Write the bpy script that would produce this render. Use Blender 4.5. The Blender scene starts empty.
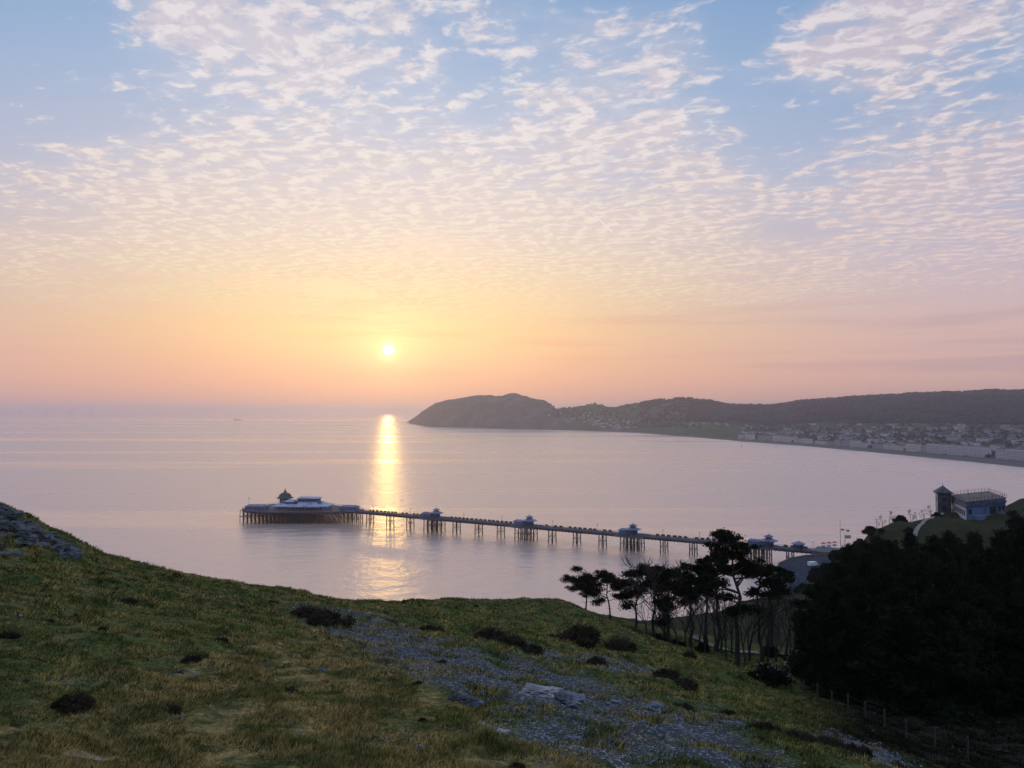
import bpy, math, random
import numpy as np
from mathutils import Vector, Matrix, noise
R = math.radians
SC = bpy.context.scene
COL = SC.collection
random.seed(7); np.random.seed(7)

# ------------------------------------------------------------------ camera
F = 780.0; CAMZ = 80.0
PITCH = math.atan(28 / F)
cd = bpy.data.cameras.new('camera'); cam = bpy.data.objects.new('camera', cd); COL.objects.link(cam)
cam.location = (0, 0, CAMZ); cam.rotation_euler = (R(90) + PITCH, 0, 0)
cd.sensor_width = 36; cd.lens = 36 * F / 1024; cd.clip_start = 0.1; cd.clip_end = 200000
SC.camera = cam
SUN_AZ = math.atan((388 - 512) / F); SUN_EL = R(4.5)
SUN = Vector((math.sin(SUN_AZ) * math.cos(SUN_EL), math.cos(SUN_AZ) * math.cos(SUN_EL), math.sin(SUN_EL)))

# ------------------------------------------------------------------ node helper
class NT:
    def __init__(s, tree): s.t = tree; s.n = tree.nodes; s.l = tree.links
    def put(s, sock, v):
        if isinstance(v, bpy.types.NodeSocket): s.l.new(v, sock)
        elif v is not None:
            if sock.type == 'RGBA' and hasattr(v, '__len__') and len(v) == 3: v = (*v, 1)
            sock.default_value = v
    def m(s, op, a, b=None, c=None, clamp=False):
        n = s.n.new('ShaderNodeMath'); n.operation = op; n.use_clamp = clamp
        for i, v in enumerate((a, b, c)):
            if v is not None: s.put(n.inputs[i], v)
        return n.outputs[0]
    def v(s, op, a, b=None, sc=None):
        n = s.n.new('ShaderNodeVectorMath'); n.operation = op
        s.put(n.inputs[0], a)
        if b is not None: s.put(n.inputs[1], b)
        if sc is not None: s.put(n.inputs['Scale'], sc)
        return n.outputs['Value'] if op in ('DOT_PRODUCT', 'LENGTH') else n.outputs[0]
    def mix(s, f, a, b, bt='MIX'):
        n = s.n.new('ShaderNodeMix'); n.data_type = 'RGBA'; n.blend_type = bt
        s.put(n.inputs[0], f); s.put(n.inputs[6], a); s.put(n.inputs[7], b)
        return n.outputs[2]
    def ramp(s, f, stops, interp='LINEAR'):
        n = s.n.new('ShaderNodeValToRGB'); cr = n.color_ramp; cr.interpolation = interp
        while len(cr.elements) < len(stops): cr.elements.new(0.5)
        for e, (p, c) in zip(cr.elements, stops):
            e.position = p; e.color = (c, c, c, 1) if isinstance(c, (int, float)) else (*c, 1)
        s.put(n.inputs[0], f); return n.outputs[0]
    def rng(s, v, a, b, c=0.0, d=1.0, smooth=True):
        n = s.n.new('ShaderNodeMapRange'); n.interpolation_type = 'SMOOTHSTEP' if smooth else 'LINEAR'
        for i, x in enumerate((v, a, b, c, d)): s.put(n.inputs[i], x)
        return n.outputs[0]
    def noise(s, vec, scale, detail=2.0, rough=0.5, dist=0.0, col=False):
        n = s.n.new('ShaderNodeTexNoise')
        if vec is not None: s.put(n.inputs['Vector'], vec)
        n.inputs['Scale'].default_value = scale; n.inputs['Detail'].default_value = detail
        n.inputs['Roughness'].default_value = rough; n.inputs['Distortion'].default_value = dist
        return n.outputs['Color' if col else 'Fac']
    def xyz(s, v):
        n = s.n.new('ShaderNodeSeparateXYZ'); s.put(n.inputs[0], v); return n.outputs
    def cxyz(s, x, y, z):
        n = s.n.new('ShaderNodeCombineXYZ')
        for i, v in enumerate((x, y, z)): s.put(n.inputs[i], v)
        return n.outputs[0]

def lin(r, g, b):
    f = lambda c: (c / 255 / 12.92) if c / 255 <= 0.04045 else ((c / 255 + 0.055) / 1.055) ** 2.4
    return (f(r), f(g), f(b))

# cloud banks of the evening sky: azimuth/elevation (as seen along the bay), extents, tilt, density
BANKS = [(300, 50, 190, 50, 24, .34), (190, 25, 70, 30, 30, .30), (330, 235, 470, 95, 4, .42), (180, 150, 200, 30, 18, .18), (640, 130, 140, 38, 12, .42), (700, 165, 70, 20, 10, .15), (900, 40, 150, 45, -14, .40), (930, 175, 150, 55, -10, .44),
         (1000, 240, 90, 30, 0, .2), (640, 230, 150, 40, 6, .22), (30, 80, 110, 70, 10, -.38), (760, 60, 60, 90, 0, -.30), (780, 210, 80, 60, 0, -.16), (520, 20, 120, 30, 0, .10), (850, 290, 250, 22, 0, .12), (512, -700, 3000, 300, 0, -.1)]
# ------------------------------------------------------------------ world: evening sky with altocumulus
W = bpy.data.worlds.new('World'); SC.world = W; W.use_nodes = True
w = NT(W.node_tree); w.n.clear()
tc = w.n.new('ShaderNodeTexCoord')
D = w.v('NORMALIZE', tc.outputs['Generated'])
dx, dy, dz = w.xyz(D)
el = w.m('MAXIMUM', dz, 0.0)
nish = w.n.new('ShaderNodeTexSky'); nish.sky_type = 'NISHITA'; nish.sun_disc = False
nish.sun_elevation = SUN_EL; nish.sun_rotation = SUN_AZ; nish.altitude = 80
nish.air_density = 1.0; nish.dust_density = 2.0; nish.ozone_density = 2.0
dots = w.v('DOT_PRODUCT', D, tuple(SUN))
ang = w.m('ARCCOSINE', w.m('MINIMUM', dots, 0.9999999))
# azimuth difference to the sun, only as a slow tint
warm = w.ramp(el, [(0.0, lin(236, 172, 150)), (0.04, lin(251, 186, 152)), (0.10, lin(252, 205, 152)), (0.17, lin(246, 214, 182)),
                   (0.27, lin(216, 209, 219)), (0.38, lin(190, 204, 228)), (0.50, lin(160, 188, 222)), (1.0, lin(165, 185, 220))])
cool = w.ramp(el, [(0.0, lin(212, 168, 158)), (0.04, lin(222, 180, 170)), (0.10, lin(219, 186, 182)), (0.17, lin(200, 188, 202)),
                   (0.27, lin(174, 186, 212)), (0.38, lin(148, 176, 212)), (0.50, lin(122, 160, 206)), (1.0, lin(165, 182, 215))])
wf = w.rng(ang, 0.10, 0.75, 1.0, 0.0)
base = w.mix(wf, cool, warm)
# sun glow
g1 = w.m('POWER', w.m('MAXIMUM', w.m('SUBTRACT', 1.0, w.m('DIVIDE', ang, 0.42)), 0.0), 2.0)
g2 = w.m('POWER', w.m('MAXIMUM', w.m('SUBTRACT', 1.0, w.m('DIVIDE', ang, 0.085)), 0.0), 2.2)
g3 = w.m('POWER', w.m('MAXIMUM', w.m('SUBTRACT', 1.0, w.m('DIVIDE', ang, 0.020)), 0.0), 2.0)
up = w.rng(el, 0.02, 0.10)
glow = w.v('SCALE', (1.0, 0.62, 0.22), sc=w.m('MULTIPLY', w.m('MULTIPLY', g1, 0.36), w.m('ADD', 0.3, up)))
glow = w.v('ADD', glow, w.v('SCALE', (1.0, 0.66, 0.24), sc=w.m('MULTIPLY', g2, 0.38)))
glow = w.v('ADD', glow, w.v('SCALE', (1.0, 0.85, 0.42), sc=w.m('MULTIPLY', g3, 1.2)))
base = w.v('ADD', base, glow)
# cloud deck: direction projected to a flat layer overhead
den = w.m('ADD', el, 0.035)
cx = w.m('DIVIDE', dx, den); cy = w.m('DIVIDE', dy, den)
ca, sa = math.cos(R(28)), math.sin(R(28))
ru = w.m('ADD', w.m('MULTIPLY', cx, ca), w.m('MULTIPLY', cy, -sa))
rv = w.m('ADD', w.m('MULTIPLY', cx, sa), w.m('MULTIPLY', cy, ca))
cp = w.cxyz(ru, rv, 0.0)
warp = w.v('SCALE', w.v('SUBTRACT', w.noise(cp, 2.0, 2, 0.5, col=True), (0.5, 0.5, 0.5)), sc=0.16)
cpw = w.v('ADD', cp, warp)
cpw = w.v('ADD', cpw, w.v('SCALE', w.v('SUBTRACT', w.noise(cp, 9.0, 2, 0.5, col=True), (0.5, 0.5, 0.5)), sc=0.05))
dyc = w.m('MAXIMUM', dy, 0.05); tx_ = w.m('DIVIDE', dx, dyc); ty_ = w.m('DIVIDE', dz, dyc)
def bank_at(px, py, rx, ry, rot, a):
    c_, s_ = math.cos(R(rot)), math.sin(R(rot)); ux = w.m('SUBTRACT', tx_, (px - 512) / F); uy = w.m('SUBTRACT', ty_, (412 - py) / F)
    p_ = w.m('DIVIDE', w.m('ADD', w.m('MULTIPLY', ux, c_), w.m('MULTIPLY', uy, -s_)), rx / F); q_ = w.m('DIVIDE', w.m('ADD', w.m('MULTIPLY', ux, s_), w.m('MULTIPLY', uy, c_)), ry / F)
    r2 = w.m('ADD', w.m('MULTIPLY', p_, p_), w.m('MULTIPLY', q_, q_)); return w.m('MULTIPLY', w.m('EXPONENT', w.m('MULTIPLY', r2, -1.0)), a)
banks = None
for bk in BANKS:
    v__ = bank_at(*bk); banks = v__ if banks is None else w.m('ADD', banks, v__)
big = w.noise(w.v('ADD', cpw, (3.3, 1.7, 0)), 1.5, 3, 0.55)
med = w.noise(w.v('MULTIPLY', cpw, (1.0, 1.15, 1)), 5.6, 4, 0.6)
fsc = w.v('MULTIPLY', cpw, (1.0, 1.25, 1))
fine = w.noise(fsc, 15.5, 5, 0.58)
cover = w.m('ADD', w.m('MULTIPLY', w.m('SUBTRACT', big, 0.49), 1.5), banks)
dens = w.m('ADD', w.m('ADD', cover, w.m('MULTIPLY', w.m('SUBTRACT', med, 0.5), 1.5)), w.m('MULTIPLY', w.m('SUBTRACT', fine, 0.5), w.rng(el, 0.12, 0.34, 0.8, 1.2)))
cl = w.rng(dens, 0.0, 0.46)
thin = w.rng(w.m('ADD', cover, w.m('MULTIPLY', w.m('SUBTRACT', med, 0.5), 0.5)), -0.10, 0.45)
fade = w.rng(el, 0.07, 0.16)
cl = w.m('MULTIPLY', w.m('MAXIMUM', w.m('MULTIPLY', cl, 0.95), w.m('MULTIPLY', thin, 0.55)), fade)
clit = w.mix(wf, w.ramp(el, [(0.05, lin(215, 178, 175)), (0.18, lin(236, 212, 208)), (0.35, lin(240, 226, 226)), (0.6, lin(226, 222, 230))]),
                 w.ramp(el, [(0.05, lin(255, 205, 140)), (0.14, lin(255, 234, 182)), (0.21, lin(255, 238, 214)), (0.35, lin(252, 242, 238)), (0.6, lin(248, 240, 240))]))
cshd = w.mix(wf, lin(178, 170, 190), w.ramp(el, [(0.05, lin(246, 180, 130)), (0.14, lin(245, 200, 158)), (0.24, lin(222, 200, 200)), (0.4, lin(205, 202, 218))]))
fine2 = w.noise(w.v('ADD', fsc, (0.03, 0.07, 0)), 15.5, 5, 0.58)
shade = w.rng(w.m('ADD', w.m('SUBTRACT', fine2, fine), w.m('MULTIPLY', thin, 0.05)), -0.12, 0.14)
ccol = w.mix(w.m('MULTIPLY', shade, w.rng(el, 0.1, 0.34, 0.45, 0.55)), clit, cshd)
sky = w.mix(w.m('MULTIPLY', cl, 0.95), base, ccol)
# a short vapour trail
ax_, ay_ = (570 - 512) / F, (412 - 188) / F; bx0, by0 = (613 - 512) / F, (412 - 231) / F; lx0, ly0 = bx0 - ax_, by0 - ay_; LL = math.hypot(lx0, ly0)
ux = w.m('SUBTRACT', tx_, ax_); uy = w.m('SUBTRACT', ty_, ay_)
al_ = w.m('ADD', w.m('MULTIPLY', ux, lx0 / LL), w.m('MULTIPLY', uy, ly0 / LL)); ac_ = w.m('ABSOLUTE', w.m('ADD', w.m('MULTIPLY', ux, -ly0 / LL), w.m('MULTIPLY', uy, lx0 / LL)))
tr = w.m('MULTIPLY', w.m('MULTIPLY', w.rng(al_, 0.0, LL), w.rng(al_, LL + 0.001, LL - 0.001)), w.rng(ac_, 0.0013, 0.0004))
sky = w.mix(w.m('MULTIPLY', tr, 0.9), sky, lin(250, 238, 236))
# low mauve streaks near the horizon on the right
st = w.noise(w.v('MULTIPLY', D, (3.0, 3.0, 60.0)), 1.0, 3, 0.5)
stf = w.m('MULTIPLY', w.m('MULTIPLY', w.rng(st, 0.50, 0.68), w.m('MULTIPLY', w.rng(el, 0.02, 0.05), w.rng(el, 0.15, 0.10))), w.rng(dx, -0.3, 0.35, 0.08, 0.36))
sky = w.mix(stf, sky, w.mix(wf, lin(176, 152, 170), lin(243, 170, 128)))
# the sun's disc, seen through haze
disc = w.rng(ang, 0.0072, 0.0046)
sky = w.v('ADD', sky, w.v('SCALE', (1.0, 0.93, 0.68), sc=w.m('MULTIPLY', disc, 3.0)))
sky = w.v('SCALE', sky, sc=w.rng(dz, 0.49, 0.75, 1.0, 1.4))  # added fill: overhead sky brightened above its dusk level to lift the ground
below = w.rng(dz, -0.002, -0.01)
sky = w.mix(below, sky, lin(190, 155, 150))
sky = w.v('ADD', w.v('SCALE', sky, sc=9.3), w.v('SCALE', nish.outputs[0], sc=0.05))
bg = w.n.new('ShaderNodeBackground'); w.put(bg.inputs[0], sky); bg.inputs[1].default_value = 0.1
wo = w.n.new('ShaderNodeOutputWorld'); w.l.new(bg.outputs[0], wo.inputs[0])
W.cycles.sampling_method = 'MANUAL'; W.cycles.sample_map_resolution = 1024

sl = bpy.data.lights.new('sun', 'SUN'); sl.energy = 0.036; sl.angle = R(0.55); sl.color = (1.0, 0.60, 0.15)
so = bpy.data.objects.new('sun', sl); COL.objects.link(so)
so.rotation_euler = (-SUN).to_track_quat('-Z', 'Y').to_euler()
so.location = (0, 0, 300)
SC.view_settings.view_transform = 'Standard'; SC.view_settings.look = 'None'
SC.view_settings.exposure = 0; SC.view_settings.gamma = 1
SC.render.resolution_x = 1024; SC.render.resolution_y = 768
try:
    SC.cycles.volume_bounces = 1; SC.cycles.max_bounces = 6; SC.cycles.caustics_reflective = False
except Exception: pass

# ------------------------------------------------------------------ geometry helpers
cosP, sinP = math.cos(PITCH), math.sin(PITCH)
def P(px, py, Y):
    """world point at forward distance Y on the sight line of a photo position (survey of the place)"""
    x = (px - 512) / F; u = (384 - py) / F
    d = (x, cosP - u * sinP, sinP + u * cosP); k = Y / d[1]
    return (d[0] * k, Y, CAMZ + d[2] * k)
def PZ(px, py, z):
    x = (px - 512) / F; u = (384 - py) / F
    d = (x, cosP - u * sinP, sinP + u * cosP); k = (z - CAMZ) / d[2]
    return (d[0] * k, d[1] * k, z)
def proj(x, y, z):
    zz = z - CAMZ; f = y * cosP + zz * sinP; u = -y * sinP + zz * cosP
    return 512 + F * x / f, 384 - F * u / f
def tag(o, label=None, cat=None, group=None, kind=None):
    if label: o['label'] = label
    if cat: o['category'] = cat
    if group: o['group'] = group
    if kind: o['kind'] = kind
    return o
def empty(name, loc, rz=0.0, s=1.0):
    o = bpy.data.objects.new(name, None); COL.objects.link(o)
    o.location = loc; o.rotation_euler = (0, 0, rz); o.scale = (s, s, s); o.empty_display_size = 0.5
    return o
def copy_tree(o, parent=None):
    c = o.copy(); COL.objects.link(c); c.parent = parent
    for ch in o.children: copy_tree(ch, c)
    return c

class MB:
    def __init__(s): s.v = []; s.f = []; s.np = []
    def box(s, c, d, rz=0.0, top=1.0):
        x, y, z = c; a, b, h = d[0] / 2, d[1] / 2, d[2]; n = len(s.v); C, S = math.cos(rz), math.sin(rz)
        for k, t in ((0, 1.0), (1, top)):
            for sx, sy in ((-1, -1), (1, -1), (1, 1), (-1, 1)):
                X, Y = sx * a * t, sy * b * t
                s.v.append((x + X * C - Y * S, y + X * S + Y * C, z + k * h))
        s.f += [(n + 3, n + 2, n + 1, n), (n + 4, n + 5, n + 6, n + 7)] + [(n + i, n + (i + 1) % 4, n + 4 + (i + 1) % 4, n + 4 + i) for i in range(4)]
    def tube(s, p, q, r0, r1=None, n=6, cap=True):
        r1 = r0 if r1 is None else r1; p = Vector(p); q = Vector(q); d = (q - p)
        if d.length < 1e-6: return
        d.normalize(); a = d.orthogonal().normalized(); b = d.cross(a); k = len(s.v)
        for c, r in ((p, r0), (q, r1)):
            for i in range(n):
                t = 2 * math.pi * i / n; s.v.append(tuple(c + a * (r * math.cos(t)) + b * (r * math.sin(t))))
        s.f += [(k + i, k + (i + 1) % n, k + n + (i + 1) % n, k + n + i) for i in range(n)]
        if cap: s.f += [tuple(k + n - 1 - i for i in range(n)), tuple(k + n + i for i in range(n))]
    def lathe(s, c, prof, n=12, rot=0.0):
        k = len(s.v); m = len(prof)
        for r, z in prof:
            for i in range(n):
                t = rot + 2 * math.pi * i / n; s.v.append((c[0] + r * math.cos(t), c[1] + r * math.sin(t), c[2] + z))
        for j in range(m - 1):
            s.f += [(k + j * n + i, k + j * n + (i + 1) % n, k + (j + 1) * n + (i + 1) % n, k + (j + 1) * n + i) for i in range(n)]
        s.f += [tuple(k + n - 1 - i for i in range(n)), tuple(k + (m - 1) * n + i for i in range(n))]
    def prism(s, pts, z0, z1):
        k = len(s.v); n = len(pts)
        s.v += [(x, y, z0) for x, y in pts] + [(x, y, z1) for x, y in pts]
        s.f += [tuple(k + n - 1 - i for i in range(n)), tuple(k + n + i for i in range(n))]
        s.f += [(k + i, k + (i + 1) % n, k + n + (i + 1) % n, k + n + i) for i in range(n)]
    def face(s, pts):
        k = len(s.v); s.v += [tuple(p) for p in pts]; s.f.append(tuple(range(k, k + len(pts))))
    def hip(s, c, d, h, over=0.3, ridge=0.5, rz=0.0, th=0.15):
        """hipped roof: eave slab plus sloping faces"""
        x, y, z = c; a, b = d[0] / 2 + over, d[1] / 2 + over; C, S = math.cos(rz), math.sin(rz); k = len(s.v)
        rl = a * ridge
        L = [(-a, -b, 0), (a, -b, 0), (a, b, 0), (-a, b, 0), (-a, -b, th), (a, -b, th), (a, b, th), (-a, b, th), (-rl, 0, th + h), (rl, 0, th + h)]
        s.v += [(x + X * C - Y * S, y + X * S + Y * C, z + Z) for X, Y, Z in L]
        s.f += [(k + 3, k + 2, k + 1, k)] + [(k + i, k + (i + 1) % 4, k + 4 + (i + 1) % 4, k + 4 + i) for i in range(4)]
        s.f += [(k + 4, k + 5, k + 9, k + 8), (k + 5, k + 6, k + 9), (k + 6, k + 7, k + 8, k + 9), (k + 7, k + 4, k + 8)]
    def mesh(s, name):
        me = bpy.data.meshes.new(name); me.from_pydata(s.v, [], s.f); me.update(); return me
    def build(s, name, mat, parent=None, smooth=False):
        return link(name, s.mesh(name), mat, parent, smooth)
def link(name, me, mat, parent=None, smooth=False):
    o = bpy.data.objects.new(name, me); COL.objects.link(o)
    if mat and not me.materials: me.materials.append(mat)
    if smooth: me.polygons.foreach_set('use_smooth', [True] * len(me.polygons))
    if parent: o.parent = parent
    return o
def np_mesh(name, V, Fc, smooth=False):
    """V (n,3) and Fc (m,k) numpy arrays"""
    me = bpy.data.meshes.new(name); m, k = Fc.shape
    me.vertices.add(len(V)); me.vertices.foreach_set('co', np.ascontiguousarray(V, dtype=np.float32).ravel())
    me.loops.add(m * k); me.loops.foreach_set('vertex_index', np.ascontiguousarray(Fc, dtype=np.int32).ravel())
    me.polygons.add(m); me.polygons.foreach_set('loop_start', np.arange(0, m * k, k, dtype=np.int32))
    me.polygons.foreach_set('loop_total', np.full(m, k, dtype=np.int32))
    if smooth: me.polygons.foreach_set('use_smooth', np.ones(m, dtype=bool))
    me.update(calc_edges=True); return me
def set_attr(me, name, arr, typ='FLOAT'):
    a = me.attributes.new(name, typ, 'POINT')
    if typ == 'FLOAT': a.data.foreach_set('value', np.ascontiguousarray(arr, dtype=np.float32).ravel())
    else:
        c = np.ones((len(arr), 4), dtype=np.float32); c[:, :3] = arr; a.data.foreach_set('color', c.ravel())

# ------------------------------------------------------------------ materials
def mat(name, c1, c2=None, scale=1.0, rough=0.8, metal=0.0, bump=0.0, bscale=None, spec=0.3, detail=4, contrast=(0.35, 0.65), trans=0.0):
    m = bpy.data.materials.new(name); m.use_nodes = True; t = NT(m.node_tree); b = t.n['Principled BSDF']
    g = t.n.new('ShaderNodeNewGeometry').outputs['Position']
    b.inputs['Roughness'].default_value = rough; b.inputs['Metallic'].default_value = metal
    b.inputs['Specular IOR Level'].default_value = spec
    c2 = c2 or tuple(x * 0.75 for x in c1)
    f = t.rng(t.noise(g, scale, detail, 0.6), *contrast)
    t.put(b.inputs['Base Color'], t.mix(f, c2, c1))
    if bump:
        bn = t.n.new('ShaderNodeBump'); bn.inputs['Strength'].default_value = bump; bn.inputs['Distance'].default_value = 0.1
        t.put(bn.inputs['Height'], t.noise(g, bscale or scale * 4, 4, 0.6)); t.put(b.inputs['Normal'], bn.outputs[0])
    return m
M = {}
M['iron'] = mat('dark_painted_iron', (0.035, 0.03, 0.035), (0.015, 0.014, 0.018), 0.5, 0.6)
M['paleblue'] = mat('pale_blue_paint', (0.07, 0.11, 0.22), (0.045, 0.07, 0.14), 0.3, 0.6)
M['deck'] = mat('weathered_deck_boards', (0.085, 0.085, 0.11), (0.05, 0.05, 0.065), 1.2, 0.8, bump=0.4)
M['bluewhite'] = mat('blue_white_paint', (0.17, 0.21, 0.33), (0.09, 0.12, 0.2), 0.3, 0.6)
M['roofgrey'] = mat('blue_grey_sheet_roof', (0.16, 0.20, 0.32), (0.06, 0.085, 0.16), 0.25, 0.45, bump=0.2)
M['hallroof'] = mat('pale_blue_sheet_roof', (0.36, 0.42, 0.56), (0.20, 0.24, 0.36), 0.25, 0.5)
M['slate'] = mat('slate_roof', (0.06, 0.065, 0.085), (0.035, 0.04, 0.05), 0.8, 0.6)
M['darkglass'] = mat('window_glass', (0.03, 0.035, 0.045), None, 1, 0.15, spec=0.6)
M['white'] = mat('white_render', (0.50, 0.50, 0.54), (0.34, 0.35, 0.39), 0.4, 0.8)
M['cream'] = mat('cream_render', (0.58, 0.54, 0.46), (0.44, 0.40, 0.35), 0.4, 0.8)
M['greyr'] = mat('grey_render', (0.32, 0.33, 0.36), (0.22, 0.23, 0.26), 0.4, 0.8)
M['brick'] = mat('brown_brick', (0.22, 0.15, 0.12), (0.15, 0.10, 0.08), 0.4, 0.9)
M['bluewall'] = mat('blue_grey_painted_wall', (0.11, 0.16, 0.28), (0.06, 0.09, 0.17), 0.35, 0.8)
M['roofflat'] = mat('brown_felt_roof', (0.16, 0.13, 0.11), (0.09, 0.08, 0.075), 0.5, 0.9)
M['bark'] = mat('tree_bark', (0.05, 0.042, 0.036), (0.022, 0.02, 0.018), 3, 0.9, bump=0.6)
M['twig'] = mat('bare_twigs', (0.05, 0.04, 0.034), (0.025, 0.02, 0.018), 2, 0.9)
M['needle'] = mat('dark_pine_needles', (0.012, 0.019, 0.009), (0.005, 0.009, 0.005), 0.6, 0.9, spec=0.0)
M['leaf'] = mat('dark_evergreen_leaves', (0.013, 0.021, 0.011), (0.004, 0.008, 0.005), 0.5, 0.9, spec=0.0)
M['gorse'] = mat('brown_gorse_twigs', (0.055, 0.038, 0.024), (0.018, 0.020, 0.011), 1.5, 0.9, spec=0.05)
M['rock'] = mat('grey_limestone', (0.15, 0.16, 0.20), (0.045, 0.05, 0.055), 1.6, 0.9, bump=0.8, bscale=5)
M['palerock'] = mat('pale_limestone', (0.38, 0.34, 0.35), (0.12, 0.12, 0.14), 1.2, 0.9, bump=0.8, bscale=5)
M['post'] = mat('weathered_timber', (0.07, 0.06, 0.052), (0.04, 0.034, 0.03), 3, 0.9)
M['asphalt'] = mat('asphalt', (0.055, 0.065, 0.085), (0.035, 0.04, 0.055), 0.3, 1.0, spec=0.0)
M['path'] = mat('pale_gravel_path', (0.24, 0.22, 0.20), (0.15, 0.14, 0.13), 0.6, 0.95)
M['stone'] = mat('stone_masonry', (0.13, 0.13, 0.14), (0.07, 0.07, 0.08), 0.6, 0.9, bump=0.5)
M['red'] = mat('red_canvas', (0.50, 0.07, 0.05), (0.35, 0.05, 0.04), 1, 0.8)
M['vanwhite'] = mat('white_vehicle_paint', (0.75, 0.76, 0.78), (0.7, 0.7, 0.72), 1, 0.3)
M['rubber'] = mat('black_rubber', (0.02, 0.02, 0.02), None, 1, 0.8)
M['flag'] = mat('pale_flag_cloth', (0.45, 0.35, 0.35), (0.30, 0.28, 0.33), 2, 0.9)
M['turb'] = mat('turbine_white', (0.50, 0.50, 0.50), None, 1, 0.5)
M['ship'] = mat('ship_hull', (0.05, 0.05, 0.06), None, 0.1, 0.6)
M['coat'] = mat('dark_coat', (0.03, 0.03, 0.04), None, 3, 0.9)
M['farwood'] = mat('far_woodland', (0.014, 0.034, 0.034), (0.006, 0.018, 0.022), 0.02, 0.95, spec=0.0)

# ------------------------------------------------------------------ near terrain
def fbm(x, y, s, o=4):
    return noise.fractal(Vector((x / s, y / s, 3.1)), 1.0, 2.0, o)
crest = [(-200, 420, 64), (-90, 462, 63), (0, 508, 62), (40, 530, 60), (75, 551, 58), (110, 562, 60), (165, 573, 62), (230, 583, 66), (300, 594, 70), (365, 602, 76),
         (410, 600, 88), (450, 599, 95), (520, 598, 105), (560, 600, 108), (600, 615, 98), (640, 634, 86), (690, 656, 72), (740, 681, 58), (790, 706, 47), (840, 729, 39), (900, 757, 31), (960, 792, 26)]
ctl = [P(*c) for c in crest]
for px, py, Y in crest:
    if px <= 560:
        ctl.append(P(px, py + 34, 1.4 * Y)); ctl.append(P(px, py + 95, 2.0 * Y))
        x, y, z = P(px, 500, 3.0 * Y); ctl.append((x, y, -6))
ctl += [P(*c) for c in [
    (0, 768, 12), (250, 768, 13), (500, 768, 14.5), (700, 768, 17), (850, 768, 22),
    (-150, 700, 15), (0, 700, 17), (250, 700, 19), (500, 700, 22.5), (650, 700, 27), (740, 712, 33),
    (-150, 620, 24), (0, 650, 24), (200, 650, 27.5), (400, 650, 35), (540, 650, 46), (620, 655, 58), (690, 685, 44),
    (0, 612, 31), (150, 620, 35), (300, 622, 49), (400, 618, 60), (450, 620, 66), (560, 625, 82), (0, 580, 39), (100, 585, 45), (0, 545, 49), (-150, 520, 50),
    (700, 652, 96), (700, 632, 116), (700, 613, 152), (660, 621, 146), (737, 602, 168), (790, 594, 182),
    (735, 668, 88), (780, 690, 70), (760, 662, 96), (790, 655, 106), (790, 630, 132), (650, 648, 100),
    (830, 712, 60), (900, 742, 50), (960, 706, 62), (1024, 714, 60), (1024, 758, 46), (960, 764, 42), (1024, 800, 34), (900, 700, 70),
    (850, 645, 110), (900, 605, 150), (1024, 600, 150), (1024, 540, 200), (1150, 600, 150), (1200, 700, 60), (1300, 800, 40),
    (940, 513, 257), (925, 517, 250), (895, 523, 245), (870, 534, 240), (830, 562, 225), (966, 518, 240), (1005, 519, 252), (1024, 499, 275), (1060, 500, 262), (1110, 492, 240), (985, 524, 225), (1024, 530, 222), (1300, 450, 200), (1500, 440, 180),
    (930, 545, 215), (905, 540, 225), (850, 575, 198), (930, 580, 180), (1000, 560, 200)]]
def atz(px, Y, z): return ((px - 512) / F * Y / cosP, Y, z)
ctl += [atz(600, 200, 8), atz(600, 260, -8), atz(660, 190, 20), atz(660, 230, 2), atz(720, 215, 20), atz(720, 260, -2), atz(770, 235, 14), atz(770, 280, -4), atz(800, 250, 14), atz(800, 290, 3),
        atz(850, 300, 10), atz(850, 350, 4), atz(820, 400, -4), atz(880, 400, 2), atz(935, 310, 32), atz(1010, 290, 44), atz(935, 370, 3), atz(935, 420, -8), atz(1010, 320, 36), atz(1010, 390, 4), atz(1010, 440, -8), atz(1150, 330, 45), atz(1150, 430, 5), atz(1400, 300, 60), atz(1400, 480, 0),
        (0, 0, 78.1), (-6, 0, 78.8), (6, 0, 77.3), (0, 4.5, 76.1), (-8, 7, 76.0), (8, 7, 74.2), (12, 3, 75.5), (0, -12, 82), (0, -60, 100), (-60, -60, 112), (60, -60, 86), (-70, 0, 96), (60, 0, 70), (30, 0, 74), (-150, 0, 118), (130, 0, 60), (-200, 120, 90), (200, 60, 56), (-160, 250, -5), (-330, 200, -5),
        (0, -300, 130), (300, -200, 90), (-350, -150, 150), (330, 150, 60), (420, 300, 50)]
ctl = np.array(ctl)
def tps_fit(pts):
    n = len(pts); X = pts[:, :2] / 100; d = np.linalg.norm(X[:, None] - X[None], axis=2)
    K = d  # biharmonic-like linear kernel: no overshoot
    A = np.zeros((n + 3, n + 3)); A[:n, :n] = K; A[:n, n] = 1; A[:n, n + 1:] = X; A[n, :n] = 1; A[n + 1:, :n] = X.T
    b = np.zeros(n + 3); b[:n] = pts[:, 2]
    return np.linalg.lstsq(A, b, rcond=None)[0]
_w = tps_fit(ctl)
def tz(x, y):
    x = np.atleast_1d(x).astype(float); y = np.atleast_1d(y).astype(float); out = np.empty(len(x)); C = ctl[:, :2] / 100
    for i in range(0, len(x), 20000):
        X = np.stack([x[i:i + 20000], y[i:i + 20000]], 1) / 100
        # small softening of each control's cone
        d = np.sqrt(((X[:, None] - C[None]) ** 2).sum(2) + 1e-4)
        out[i:i + 20000] = d @ _w[:-3] + _w[-3] + X @ _w[-2:]
    return out
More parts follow.
